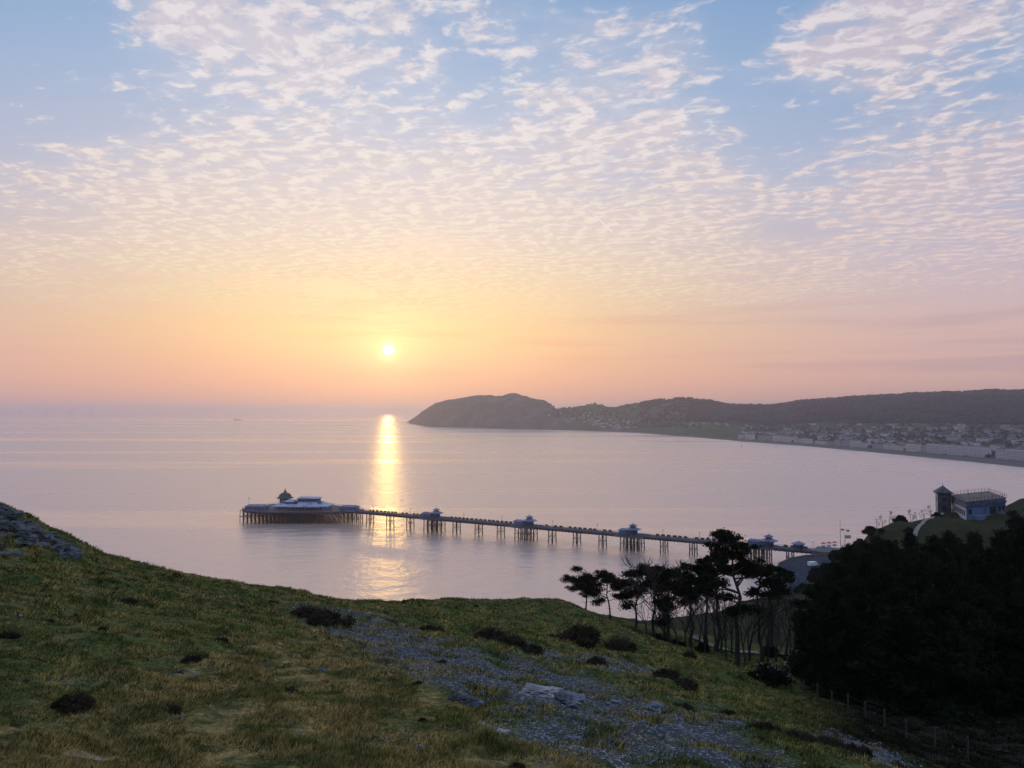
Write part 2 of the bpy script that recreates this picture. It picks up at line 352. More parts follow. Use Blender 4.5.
def bumpz(x, y):
    r = np.hypot(x, y); out = np.zeros(len(x))
    for i in range(len(x)):
        a = min(1.0, r[i] / 30)
        out[i] = 0.5 * a * fbm(x[i], y[i], 9, 3) + 0.24 * fbm(x[i], y[i], 2.0, 4) + 0.10 * a * abs(fbm(x[i] + 50, y[i], 0.9, 2)) + (0.05 * fbm(x[i], y[i], 0.5, 2) if r[i] < 60 else 0) + (1.2 * fbm(x[i], y[i], 30, 4) + .9 * fbm(x[i], y[i], 7, 3) if r[i] > 140 else 0) * min(1, (r[i] - 140) / 60)
    return out
def ground(x, y):
    a = np.array([x], float); b = np.array([y], float)
    return float(tz(a, b)[0] + bumpz(a, b)[0])
def blobmask(px, py, blobs):
    m = np.zeros(len(px))
    for (cx_, cy_, rx, ry, rot, s) in blobs:
        c, sn = math.cos(R(rot)), math.sin(R(rot)); ux = (px - cx_) * c + (py - cy_) * sn; uy = -(px - cx_) * sn + (py - cy_) * c
        m = np.maximum(m, s * np.clip(1.35 - np.hypot(ux / rx, uy / ry), 0, 1))
    return m
SCREE_ = [(400, 640, 95, 13, 14, 1), (450, 664, 90, 20, 14, .9), (540, 690, 100, 26, 14, 1), (640, 722, 130, 24, 14, .95), (600, 745, 110, 18, 10, .7), (720, 765, 120, 20, 14, .8), (480, 690, 60, 12, 10, .6),
         (612, 664, 44, 6, 12, 1.0), (340, 612, 60, 5, 8, .6), (725, 720, 24, 5, 14, .9), (870, 752, 45, 8, 18, 1), (835, 735, 20, 4, 14, .8), (535, 650, 40, 5, 15, .8)]
SCREE = [(a_, b_, c_ * 1.15, d_ * 1.3, e_, min(1, f_ * 1.1)) for a_, b_, c_, d_, e_, f_ in SCREE_]
ang_f = np.radians(np.linspace(-50, 50, 640)); ang_b = np.radians(np.linspace(50, 310, 70))[1:-1]
angs = np.concatenate([ang_f, ang_b]); rr = np.exp(np.linspace(math.log(1.2), math.log(520), 460))
AA, RR = np.meshgrid(angs, rr); gx = (RR * np.sin(AA)).ravel(); gy = (RR * np.cos(AA)).ravel()
gz = tz(gx, gy) + bumpz(gx, gy)
na = len(angs); nr = len(rr)
I, J = np.meshgrid(np.arange(nr - 1), np.arange(na), indexing='ij'); J2 = (J + 1) % na
Fq = np.stack([I * na + J, I * na + J2, (I + 1) * na + J2, (I + 1) * na + J], -1).reshape(-1, 4)[:, ::-1]
V = np.stack([gx, gy, gz], 1)
me = np_mesh('hillside', V, Fq, True)
ppx, ppy = proj(gx, gy, gz); front = gy > 5
scr = np.where(front, blobmask(ppx, ppy, SCREE), 0); rad = np.hypot(gx, gy)
scr[rad > 95] = 0
green = np.clip((ppx - 330) / 200 + (640 - ppy) / 60 * 0.4, 0, 1) * front
green = np.where(rad > 60, np.maximum(green, 0.8), green * 0.9); green[(gx < -10) & (rad < 75)] = 0.45
dark = np.clip((rad - 250) / 60, 0, 1)
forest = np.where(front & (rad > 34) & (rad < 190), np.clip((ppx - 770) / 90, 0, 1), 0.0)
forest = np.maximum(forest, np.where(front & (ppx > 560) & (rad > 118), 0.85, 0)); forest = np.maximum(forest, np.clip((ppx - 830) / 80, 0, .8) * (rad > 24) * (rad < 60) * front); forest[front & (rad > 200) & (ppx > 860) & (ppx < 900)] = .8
set_attr(me, 'scree', scr); set_attr(me, 'green', green); set_attr(me, 'forest', forest)

def grass_colour(t, g):
    at = lambda n: (lambda a: (setattr(a, 'attribute_name', n), a.outputs['Fac'])[1])(t.n.new('ShaderNodeAttribute'))
    n1 = t.noise(g, 0.35, 4, 0.65); n2 = t.noise(g, 1.6, 4, 0.7); n3 = t.noise(g, 9, 3, 0.7)
    dry = t.mix(t.rng(n2, 0.38, 0.62), (0.10, 0.105, 0.034), (0.40, 0.29, 0.11))
    grn = t.mix(t.rng(n2, 0.35, 0.65), (0.038, 0.070, 0.018), (0.155, 0.175, 0.045))
    f = t.m('ADD', t.m('MULTIPLY', at('green'), 0.55), t.m('MULTIPLY', n1, 1.1))
    c = t.mix(t.rng(f, 0.52, 0.82), dry, grn)
    c = t.mix(t.rng(n3, 0.3, 0.7), t.v('SCALE', c, sc=0.40), c)
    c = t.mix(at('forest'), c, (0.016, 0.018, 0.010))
    return c, at, n2, n3
gm = bpy.data.materials.new('hillside_turf'); gm.use_nodes = True; t = NT(gm.node_tree); b = t.n['Principled BSDF']
g = t.n.new('ShaderNodeNewGeometry').outputs['Position']
c, at, n2, n3 = grass_colour(t, g)
vo = t.n.new('ShaderNodeTexVoronoi'); vo.inputs['Scale'].default_value = 7; t.put(vo.inputs['Vector'], g)
sc_c = t.mix(t.rng(vo.outputs['Distance'], 0.1, 0.5), (0.28, 0.30, 0.35), (0.06, 0.065, 0.075))
sc_c = t.mix(t.rng(n3, 0.45, 0.6, 0, 0.6), sc_c, (0.07, 0.08, 0.06))
n5 = t.noise(g, 4.5, 4, 0.7)
sf = t.rng(t.m('ADD', at('scree'), t.m('ADD', t.m('MULTIPLY', t.m('SUBTRACT', n2, 0.5), 0.9), t.m('MULTIPLY', t.m('SUBTRACT', n5, 0.5), 1.8))), 0.42, 0.66)
sf = t.m('MULTIPLY', sf, t.rng(at('scree'), 0.02, 0.25))
t.put(b.inputs['Base Color'], t.mix(sf, c, sc_c)); b.inputs['Roughness'].default_value = 0.95; b.inputs['Specular IOR Level'].default_value = 0.1
bn = t.n.new('ShaderNodeBump'); bn.inputs['Strength'].default_value = 0.9; bn.inputs['Distance'].default_value = 0.22
t.put(bn.inputs['Height'], t.m('ADD', t.noise(g, 5, 4, 0.7), t.m('MULTIPLY', vo.outputs['Distance'], 0.4))); t.put(b.inputs['Normal'], bn.outputs[0])
hill = link('hillside', me, gm); tag(hill, 'grassy limestone hillside falling from the camera to the sea', 'hill', kind='structure')

# ------------------------------------------------------------------ sea
sm = bpy.data.materials.new('calm_sea_water'); sm.use_nodes = True; t = NT(sm.node_tree); b = t.n['Principled BSDF']
g = t.n.new('ShaderNodeNewGeometry').outputs['Position']
b.inputs['Base Color'].default_value = (0.56, 0.43, 0.39, 1); b.inputs['Metallic'].default_value = 0.45; b.inputs['IOR'].default_value = 1.6
gs = t.v('MULTIPLY', g, (0.75, 1.0, 1.0))
slick = t.noise(t.v('MULTIPLY', g, (0.12, 1.0, 1.0)), 0.0030, 4, 0.6)
gxs, gys, _ = t.xyz(g)
band = t.m('MULTIPLY', t.rng(gys, 6400, 7000), t.rng(gys, 10500, 9000))
calm = t.m('MAXIMUM', t.rng(slick, 0.50, 0.66), band)
t.put(b.inputs['Roughness'], t.m('SUBTRACT', 0.28, t.m('MULTIPLY', calm, 0.14)))
h = t.m('ADD', t.m('MULTIPLY', t.noise(gs, 0.45, 3, 0.6), 1.0), t.m('MULTIPLY', t.noise(gs, 0.09, 3, 0.5), 3.0))
bn = t.n.new('ShaderNodeBump'); bn.inputs['Distance'].default_value = 0.36
t.put(bn.inputs['Strength'], t.m('SUBTRACT', 0.85, t.m('MULTIPLY', calm, 0.45))); t.put(bn.inputs['Height'], h); t.put(b.inputs['Normal'], bn.outputs[0])
SEA = 32000
mb = MB(); mb.face([(-SEA, -300, 0), (SEA, -300, 0), (SEA, SEA, 0), (-SEA, SEA, 0)])
tag(mb.build('sea', sm), 'calm pink-grey sea of the bay with the sun glittering on it', 'sea', kind='structure')

# ------------------------------------------------------------------ far coast
KP = [(405, 422.0, 80), (410, 423.5, 150), (425, 426, 250), (437, 427, 350), (480, 428, 500), (520, 429, 520), (560, 430, 620), (600, 431.2, 800), (640, 433.2, 1100), (700, 438, 1600), (760, 443, 1950), (800, 446, 2050), (860, 451.5, 2150), (900, 455.5, 2200), (960, 461.5, 2250), (1024, 468.5, 2300), (1150, 487, 2300), (1350, 520, 2200)]
RP = [(405, 423), (410, 421), (415, 417), (425, 410), (437, 402), (450, 399.5), (465, 398), (480, 395), (490, 395.5), (500, 397), (512, 393.5), (525, 397), (545, 402), (557, 409), (575, 407), (595, 404), (612, 408.5), (640, 402), (680, 398), (700, 400), (730, 405), (770, 405), (800, 401), (840, 398), (880, 396), (920, 393), (1024, 392), (1150, 392), (1350, 395)]
kx = [k[0] for k in KP]
def far_cols(px):
    sy = np.interp(px, kx, [k[1] for k in KP]); dd = np.interp(px, kx, [k[2] for k in KP]); ry = np.interp(px, [r[0] for r in RP], [r[1] for r in RP])
    D0 = CAMZ * F / (sy - 412); D1 = D0 + dd; zr = CAMZ - (ry - 412) / F * D1; return D0, D1, zr
def far_z(px, s):
    """height above sea for a column px (azimuth) at fraction s between shore (0) and ridge (1); beyond 1 it falls away"""
    D0, D1, zr = far_cols(px); wq = np.clip((px - 548) / 90, 0, 1)
    head = zr * np.sin(np.pi / 2 * np.clip(s, 0, 1)) ** 0.75
    flat = np.interp(s, [0, 0.012, 0.03, 0.08, 0.42, 0.6, 0.82, 1.0], [-1.5, 0.5, 3.5, 4.5, 0, 0, 0, 0])
    g1_ = np.interp(s, [0.08, 0.42, 0.6, 0.82, 1.0], [0, 0.14, 0.36, 0.78, 1.0])
    fl = np.where(s < 0.08, flat, 4.5 + (zr - 4.5) * g1_)
    z = head * (1 - wq) + fl * wq
    z = np.where(s > 1, zr - (s - 1) * (60 + zr * 0.6), z)
    return z
cp_ = np.unique(np.concatenate([np.linspace(405, 620, 140), np.linspace(620, 1350, 260)]))
ss = np.concatenate([np.linspace(0, 0.09, 14), np.linspace(0.1, 1.0, 70), np.linspace(1.05, 2.2, 14)])
SS, PX = np.meshgrid(ss, cp_, indexing='ij'); SSf, PXf = SS.ravel(), PX.ravel()
D0, D1, zr = far_cols(PXf); YY = D0 + (D1 - D0) * SSf; XX = (PXf - 512) / F * YY / cosP; ZZ = far_z(PXf, SSf)
def far_noise(x, y, s, wq=None):
    a = min(1, max(0, (s - 0.08) / 0.3)) 
    return a * (9 * fbm(x, y, 420, 4) + 3.5 * fbm(x, y, 70, 3))
ZZ = ZZ + np.array([far_noise(a_, b_, s_) for a_, b_, s_ in zip(XX, YY, SSf)])
# a rocky headland: gullies
for i in range(len(ZZ)):
    if PXf[i] < 560 and 0.02 < SSf[i] < 1: ZZ[i] += 7 * fbm(XX[i] * 1.8, YY[i] * 0.6, 90, 3) * min(1, SSf[i] * 4)
def far_ground(px, s):
    p = np.array([float(px)]); s_ = np.array([float(s)]); d0, d1, _ = far_cols(p); y = float((d0 + (d1 - d0) * s_)[0]); x = (px - 512) / F * y / cosP
    return x, y, float(far_z(p, s_)[0]) + far_noise(x, y, s)
nc = len(cp_); ns = len(ss); I, J = np.meshgrid(np.arange(ns - 1), np.arange(nc - 1), indexing='ij')
Fq = np.stack([I * nc + J, I * nc + J + 1, (I + 1) * nc + J + 1, (I + 1) * nc + J], -1).reshape(-1, 4)
me = np_mesh('far_coast', np.stack([XX, YY, ZZ], 1), Fq, True)
wood = np.zeros(len(SSf)); beach = np.zeros(len(SSf)); town = np.zeros(len(SSf))
wood[(SSf > 0.5) & (PXf > 690)] = 1; beach[(SSf < 0.035) & (PXf > 600)] = 1
town = np.clip((PXf - 740) / 30, 0, 1) * ((SSf > 0.035) & (SSf < 0.45))
rocky = np.clip((575 - PXf) / 20, 0, 1)
set_attr(me, 'wood', wood); set_attr(me, 'beach', beach); set_attr(me, 'town', town); set_attr(me, 'rocky', rocky)
fm = bpy.data.materials.new('far_land'); fm.use_nodes = True; t = NT(fm.node_tree); b = t.n['Principled BSDF']
g = t.n.new('ShaderNodeNewGeometry').outputs['Position']
at = lambda n: (lambda a: (setattr(a, 'attribute_name', n), a.outputs['Fac'])[1])(t.n.new('ShaderNodeAttribute'))
n1 = t.noise(g, 0.004, 4, 0.6); n2 = t.noise(g, 0.03, 4, 0.7)
field = t.mix(t.rng(n1, 0.42, 0.58), (0.040, 0.075, 0.035), (0.065, 0.085, 0.05))
c = t.mix(at('wood'), field, t.mix(t.rng(n2, 0.35, 0.65), (0.008, 0.020, 0.022), (0.018, 0.036, 0.034)))
c = t.mix(t.m('MULTIPLY', at('rocky'), t.rng(n2, 0.40, 0.62, 0.25, 1.0)), c, t.mix(t.rng(t.noise(g, 0.012, 5, 0.7), 0.4, 0.6), (0.045, 0.052, 0.05), (0.13, 0.125, 0.15)))
c = t.mix(t.m('MULTIPLY', at('town'), 0.7), c, t.mix(t.rng(n2, 0.4, 0.6), (0.03, 0.045, 0.03), (0.09, 0.09, 0.09)))
c = t.mix(at('beach'), c, (0.10, 0.10, 0.10))
t.put(b.inputs['Base Color'], c); b.inputs['Roughness'].default_value = 1; b.inputs['Specular IOR Level'].default_value = 0
tag(link('far_hills', me, fm), 'far headland, wooded hills and beach round the bay', 'hills', kind='structure')

# far woods: small crowns on the slopes, one mass
iv = np.array([(0, 0, 1), (.9, 0, .35), (.28, .85, .3), (-.72, .53, .4), (-.72, -.53, .3), (.28, -.85, .4), (0, 0, -.4)])
itf = np.array([(0, 1, 2), (0, 2, 3), (0, 3, 4), (0, 4, 5), (0, 5, 1), (6, 2, 1), (6, 3, 2), (6, 4, 3), (6, 5, 4), (6, 1, 5)])
def blobs(name, pts, mt, label, cat, zs=1.0):
    n = len(pts); Vv = np.zeros((n, 7, 3)); 
    for i, (x, y, z, r) in enumerate(pts):
        a = random.random() * 6.28; c_, s_ = math.cos(a), math.sin(a); q = iv * (1 + 0.3 * (np.random.rand(7, 1) - .5))
        Vv[i, :, 0] = x + r * (q[:, 0] * c_ - q[:, 1] * s_); Vv[i, :, 1] = y + r * (q[:, 0] * s_ + q[:, 1] * c_); Vv[i, :, 2] = z + r * zs * q[:, 2]
    Fc = (itf[None] + 7 * np.arange(n)[:, None, None]).reshape(-1, 3)
    return tag(link(name, np_mesh(name, Vv.reshape(-1, 3), Fc, True), mt), label, cat, kind='stuff')
pts = []
for i in range(9000):
    px = random.uniform(640, 1060); s = random.uniform(0.50, 1.02)
    if px < 700 and random.random() > 0.35: continue
    x, y, z = far_ground(px, s)
    if noise.noise(Vector((x / 260, y / 260, 1))) < -0.25 and s < 0.95: continue
    pts.append((x, y, z + 2, random.uniform(6, 12)))
for i in range(1500):
    px = random.uniform(745, 1060); s = random.uniform(0.05, 0.5); x, y, z = far_ground(px, s); pts.append((x, y, z + 1, random.uniform(3, 7)))
for i in range(500):
    px = random.uniform(545, 700); s = random.uniform(0.3, 1.0); x, y, z = far_ground(px, s); pts.append((x, y, z + 1, random.uniform(4, 9)))
blobs('far_woods', pts, M['farwood'], 'dark woods covering the far ridge and the gardens below it', 'woods', 0.9)
# ------------------------------------------------------------------ haze
hm = bpy.data.materials.new('evening_haze'); hm.use_nodes = True; t = NT(hm.node_tree); t.n.clear()
pv = t.n.new('ShaderNodeVolumePrincipled'); pv.inputs['Density'].default_value = 0.00011; pv.inputs['Color'].default_value = (0.93, 0.90, 1.0, 1); pv.inputs['Anisotropy'].default_value = 0.82
ov = t.n.new('ShaderNodeOutputMaterial'); t.l.new(pv.outputs[0], ov.inputs['Volume'])
mb = MB(); mb.box((0, SEA / 2 - 500, -12), (2 * SEA + 400, SEA + 1800, 232))
HAZE = tag(mb.build('haze', hm), 'thin pink evening haze over the bay', 'haze', kind='stuff')

# ------------------------------------------------------------------ far town
def house_proto(w_, d_, h_, wall, roof='slate', rise=3.0, gable=True, windows=None):
    root = empty('house', (0, 0, 0))
    mb = MB(); mb.box((0, 0, -3), (w_, d_, h_ + 3))
    if gable:
        k = len(mb.v); mb.v += [(-w_ / 2, -d_ / 2, h_), (-w_ / 2, d_ / 2, h_), (-w_ / 2, 0, h_ + rise), (w_ / 2, -d_ / 2, h_), (w_ / 2, d_ / 2, h_), (w_ / 2, 0, h_ + rise)]
        mb.f += [(k, k + 2, k + 1), (k + 3, k + 4, k + 5)]
    mb.build('wall', M[wall], root)
    rb = MB(); a = w_ / 2 + 0.3; q = d_ / 2 + 0.4
    if gable:
        for s in (-1, 1): rb.face([(-a, s * q, h_ - 0.1), (a, s * q, h_ - 0.1), (a, 0, h_ + rise + .15), (-a, 0, h_ + rise + .15)][::s])
        ro = rb.build('roof', M[roof], root)
    else:
        rb.hip((0, 0, h_), (w_, d_), rise, 0.4, 0.6); ro = rb.build('roof', M[roof], root)
    cb = MB(); cb.box((w_ * 0.32, 0, h_ + rise * 0.6), (1.0, 0.8, rise * 0.4 + 1.6)); cb.build('chimney', M['brick'], ro)
    if windows:
        nx, nz = windows
        for i in range(nx):
            for j in range(nz):
                wb = MB(); wb.box((-w_ / 2 + (i + .5) * w_ / nx, -d_ / 2 - 0.03, 1.0 + j * 3.1), (w_ / nx * 0.42, 0.1, 1.8)); wb.build('window', M['darkglass'], root)
    return root
protos = []
def place(proto, x, y, z, rz, label, cat, group, used):
    o = proto if id(proto) not in used else copy_tree(proto); used.add(id(proto))
    o.location = (x, y, z); o.rotation_euler = (0, 0, rz); tag(o, label, cat, group); return o
used = set()
hp = {'white': [house_proto(11, 8, 5.5, 'white'), house_proto(14, 9, 6, 'white', gable=False)],
      'cream': [house_proto(12, 8, 5.5, 'cream')], 'grey': [house_proto(13, 9, 6, 'greyr')], 'brick': [house_proto(12, 9, 6, 'brick')],
      'terrace': [house_proto(30, 10, 8.5, 'greyr', rise=3.5)], 'whiteterrace': [house_proto(30, 10, 8.5, 'white', rise=3.5)]}
desc = {'white': 'small white gabled house', 'cream': 'small cream house', 'grey': 'small grey house', 'brick': 'small dark brick house', 'terrace': 'long grey terrace of houses', 'whiteterrace': 'long pale terrace of houses'}
desc_ = 0
rng = random.Random(3)
for i in range(190):
    px = rng.uniform(742, 1040); s = 0.075 + 0.40 * rng.random() ** 1.15
    if px < 780: s = min(s, 0.22)
    if noise.noise(Vector((px / 16, s * 9, 4))) < -0.38: continue
    x, y, z = far_ground(px, s)
    k = rng.choice(['white', 'white', 'cream', 'grey', 'grey', 'brick', 'terrace', 'whiteterrace'])
    p = rng.choice(hp[k]); o = place(p, x, y, z, rng.choice([0.5, 0.6, 0.45, 2.05, 0.1]) + rng.uniform(-.2, .2), desc[k] + ' in the town behind the far beach', 'house', k + ' houses of the far town', used)
    q = rng.uniform(.8, 1.2); o.scale = (q, q * .9, q * .85)
for i in range(78):
    px = rng.gauss(598, 24); s = rng.uniform(0.10, 0.62)
    if px < 548 or px > 655: continue
    x, y, z = far_ground(px, s); k = rng.choice(['white', 'white', 'cream', 'grey']); p = rng.choice(hp[k])
    o = place(p, x, y, z, rng.uniform(0, 3), desc[k] + ' in the village below the far headland', 'house', k + ' houses of the headland village', used); o.scale = (.95, .95, .8)
for i in range(16):
    px = rng.uniform(690, 770); s = rng.uniform(0.40, 0.5); x, y, z = far_ground(px, s); k = 'white'; p = hp['white'][0]
    place(p, x, y, z, rng.uniform(0, 3), 'small white house among fields at the foot of the far wooded ridge', 'house', 'white houses among the far fields', used)
# sea-front hotels in a row
hot = [house_proto(24, 14, 13, 'white', rise=2.5, gable=False, windows=(7, 4)), house_proto(30, 14, 12, 'cream', rise=3, gable=False, windows=(8, 3)), house_proto(20, 14, 11, 'greyr', rise=3, gable=False, windows=(6, 3)), house_proto(40, 15, 15, 'white', rise=1.2, gable=False, windows=(12, 4))]
hn = ['white hotel with a shallow slate roof', 'cream hotel with a hipped slate roof', 'grey hotel with a hipped slate roof', 'large white flat-topped hotel']
px = 742.0; ih = 0; seq = []
while px < 1075:
    k = rng.choice([0, 1, 2, 0, 1]) 
    if px > 1005 and ih % 2: k = 3
    if 930 < px < 985: k = 3
    if 990 < px < 1003: px = 1003
    seq.append((px, k)); D0_, _, _ = far_cols(np.array([px])); wid = (24, 30, 20, 40)[k]
    px += wid * 0.78 / float(D0_[0]) * F * 1.06 + (rng.choice([0, 0, 3]) if px < 930 else 1); ih += 1
for n_, (px, k) in enumerate(seq):
    x, y, z = far_ground(px, 0.052); x2, y2, _ = far_ground(px + 4, 0.052); rz = math.atan2(y2 - y, x2 - x)
    o = place(hot[k], x, y, z, rz, '%s, number %d along the far sea front' % (hn[k], n_ + 1), 'hotel', 'hotels along the far sea front', used)
    o.scale = (1, 1, 1.12 if 925 < px < 990 or px > 1003 else rng.choice([.6, .75, .9, 1.05, 1.2]))

# wind turbines and a ship on the horizon
root = empty('wind_turbine', (0, 0, 0)); mb = MB(); mb.tube((0, 0, 0), (0, 0, 88), 3.2, 1.8, 10); mb.build('tower', M['turb'], root)
mb = MB(); mb.box((0, 1, 87), (4, 10, 4)); mb.build('nacelle', M['turb'], root)
mb = MB(); mb.lathe((0, -5, 88), [(0.3, -2), (2, -1), (2, 1), (0.3, 2)], 8); hub = mb.build('hub', M['turb'], root)
for k in range(3):
    a = R(90 + 120 * k + 12); mb = MB(); mb.tube((0, -5, 89), (50 * math.cos(a), -5, 89 + 50 * math.sin(a)), 1.9, 0.5, 5); mb.build('blade', M['turb'], root)
where = ['leftmost', 'second from left', 'third from left', 'rightmost']
for i, (px, Y) in enumerate([(20, 9000), (47, 8600), (71, 9400), (92, 9800)]):
    o = root if i == 0 else copy_tree(root)
    o.location = ((px - 512) / F * Y, Y, 0); o.rotation_euler = (0, 0, R(20)); tag(o, '%s of the four faint wind turbines on the horizon' % where[i], 'wind turbine', 'wind turbines far out at sea')
root = empty('cargo_ship', ((238 - 512) / F * 7600, 7600, 0), R(4)); mb = MB(); mb.prism([(-38, -6), (30, -6), (42, 0), (30, 6), (-38, 6)], -1, 6); mb.build('hull', M['ship'], root)
mb = MB(); mb.box((-26, 0, 6), (12, 10, 12)); mb.box((-26, 0, 18), (5, 4, 5)); mb.build('bridge', M['greyr'], root)
tag(root, 'dark cargo ship on the horizon left of the sun', 'ship')
# buoy by far shore
bx, by, bz = PZ(742, 446.3, 0); root = empty('buoy', (bx, by, 0)); mb = MB(); mb.lathe((0, 0, -0.4), [(1.0, 0), (1.5, 0.4), (1.5, 1.2), (0.5, 1.6), (0.3, 4.2)], 10); mb.build('float', M['red'], root)
mb = MB(); mb.lathe((0, 0, 3.8), [(0.3, 0), (0.7, 0.5), (0.1, 1.4)], 8); mb.build('topmark', M['red'], root); tag(root, 'small red buoy floating near the far beach', 'buoy')

# ------------------------------------------------------------------ the pier
DZ = 8.5
S = Vector(PZ(821, 551.5, DZ)); E = Vector(PZ(358, 511.2, DZ)); ax = (E - S).normalized(); nrm = Vector((-ax.y, ax.x, 0)); LEN = (E - S).length; rzp = math.atan2(ax.y, ax.x)
def along(px):
    k = (px - 512) / F / cosP; # x = k*y
    return (k * S.y - S.x) / (ax.x - k * ax.y)
pier = empty('pier', (S.x, S.y, 0), rzp)
tag(pier, 'long Victorian iron pier on braced legs running out into the bay', 'pier')
mb = MB(); mb.box((LEN / 2, 0, DZ - 0.35), (LEN + 12, 7.2, 0.35))
clusters = [435, 526, 631.5, 757]
for c_ in clusters:
    a = along(c_); mb.prism([(a - 9, -7.2), (a - 6, -8.6), (a + 6, -8.6), (a + 9, -7.2), (a + 9, 7.2), (a + 6, 8.6), (a - 6, 8.6), (a - 9, 7.2)], DZ - 0.40, DZ + 0.02)
mb.build('deck', M['deck'], pier)
mb = MB()
for s in (-1, 1):
    mb.box((LEN / 2, s * 3.7, DZ - 1.0), (LEN + 10, 0.2, 1.04)); mb.box((LEN / 2, s * 1.6, DZ - 1.05), (LEN + 10, 0.25, 0.7))
k = 0.0
while k < LEN: mb.box((k, 0, DZ - 1.35), (0.25, 7.3, 0.6)); k += 2.2
mb.build('girder', M['iron'], pier)
for s in (-1, 1):
    mb = MB(); mb.box((LEN / 2, s * 3.55, DZ + 1.05), (LEN, 0.09, 0.09)); mb.box((LEN / 2, s * 3.55, DZ + 0.55), (LEN, 0.05, 0.05)); mb.box((LEN / 2, s * 3.55, DZ + 0.15), (LEN, 0.05, 0.35))
    k = 1.0
    while k < LEN: mb.box((k, s * 3.55, DZ), (0.12, 0.12, 1.2)); k += 2.4
    mb.build('railing', M['paleblue'], pier)
def bent(a, n=2, wid=2.3, rows=1, gap=4):
    for r_ in range(rows):
        aa = a + (r_ - (rows - 1) / 2) * gap; mb = MB()
        for q in (-1, 1):
            for j in range(n):
                yy = -wid + 2 * wid * j / (n - 1); mb.tube((aa + q * 1.5, yy, -2), (aa + q * 1.3, yy, DZ - 0.9), 0.30, 0.27, 8)
                mb.lathe((aa + q * 1.4, yy, 3.6), [(0.3, 0), (0.34, .1), (0.34, .3), (0.3, .4)], 8)
            mb.box((aa + q * 1.4, 0, 3.6), (0.16, 2 * wid, 0.2)); mb.box((aa + q * 1.4, 0, DZ - 1.5), (0.3, 2 * wid + 1, 0.4))
            mb.tube((aa + q * 1.4, -wid, 0.3), (aa + q * 1.4, wid, DZ - 1.4), 0.06, n=4); mb.tube((aa + q * 1.4, wid, 0.3), (aa + q * 1.4, -wid, DZ - 1.4), 0.06, n=4)
        for yy in (-wid, wid):
            mb.box((aa, yy, 3.6), (2.8, 0.14, 0.18)); mb.tube((aa - 1.4, yy, 0.2), (aa + 1.4, yy, 3.6), 0.05, n=4); mb.tube((aa + 1.4, yy, 0.2), (aa - 1.4, yy, 3.6), 0.05, n=4)
            mb.tube((aa - 1.4, yy, 3.7), (aa + 1.4, yy, DZ - 1.4), 0.05, n=4); mb.tube((aa + 1.4, yy, 3.7), (aa - 1.4, yy, DZ - 1.4), 0.05, n=4)
        mb.build('trestle', M['iron'], pier)
for px in (371, 391, 411, 457, 479, 501, 552, 576.5, 602, 663, 692, 722, 788): bent(along(px))
for px in clusters: bent(along(px), 3, 4.4, 3, 4.2)
# pier head platform (world coordinates converted to the pier's frame)
inv = Matrix.Translation((S.x, S.y, 0)) @ Matrix.Rotation(rzp, 4, 'Z'); inv.invert()
head_w = [PZ(242, 509.2, DZ), PZ(246, 511.2, DZ), PZ(262, 512.0, DZ), PZ(334, 512.0, DZ), PZ(347, 511.2, DZ), PZ(362, 511.4, DZ), PZ(364, 509.6, DZ), PZ(350, 507.2, DZ), PZ(330, 504.5, DZ), PZ(272, 504.0, DZ), PZ(250, 506.2, DZ)]
head = [tuple((inv @ Vector(p))[:2]) for p in head_w][::-1]
mb = MB(); mb.prism(head, DZ - 0.5, DZ + 0.04); mb.build('pier_head', M['deck'], pier)
mb = MB(); mb.prism([(x * 1.0, y * 1.0) for x, y in head], DZ - 1.3, DZ - 0.52); mb.build('head_girder', M['iron'], pier)
cen = np.mean(np.array(head), 0)
def inside(p, poly):
    c_ = False; n = len(poly)
    for i in range(n):
        x1, y1 = poly[i]; x2, y2 = poly[(i + 1) % n]
        if (y1 > p[1]) != (y2 > p[1]) and p[0] < (x2 - x1) * (p[1] - y1) / (y2 - y1) + x1: c_ = not c_
    return c_
xs = [p[0] for p in head]; ys = [p[1] for p in head]
hw = np.array(head_w)
cols_ = []
Ymin = hw[:, 1].min(); Ymax = hw[:, 1].max(); row = 0; y_ = Ymin + 1.2
hwp = [tuple(p[:2]) for p in head_w]
while y_ < Ymax:
    x_ = hw[:, 0].min() + 0.5 + (row % 2) * 2
    mb = MB(); cnt = 0; last = None
    while x_ < hw[:, 0].max():
        if inside((x_, y_), hwp):
            l = inv @ Vector((x_, y_, 0)); mb.tube((l.x, l.y, -2), (l.x, l.y, DZ - 1.2), 0.26, 0.24, 6); cnt += 1
            if last is not None and (l - last).length < 5:
                mb.tube((last.x, last.y, 0.6), (l.x, l.y, DZ - 1.5), 0.07, n=4); mb.tube((last.x, last.y, DZ - 1.5), (l.x, l.y, 0.6), 0.07, n=4); mb.tube((last.x, last.y, 3.6), (l.x, l.y, 3.6), 0.10, n=4)
            last = l
        else: last = None
        x_ += 2.9
    if cnt: mb.build('head_trestle', M['iron'], pier)
    y_ += 4.2; row += 1
mb = MB()
for i in range(len(head)):
    p = Vector((*head[i], 0)); q = Vector((*head[(i + 1) % len(head)], 0)); d = q - p; n_ = max(1, int(d.length / 2.2))
    for j in range(n_): c_ = p + d * (j / n_); mb.box((c_.x, c_.y, DZ), (0.12, 0.12, 1.15))
    for hh in (0.5, 1.1): mb.tube((p.x, p.y, DZ + hh), (q.x, q.y, DZ + hh), 0.05, n=4)
mb.build('head_railing', M['paleblue'], pier)
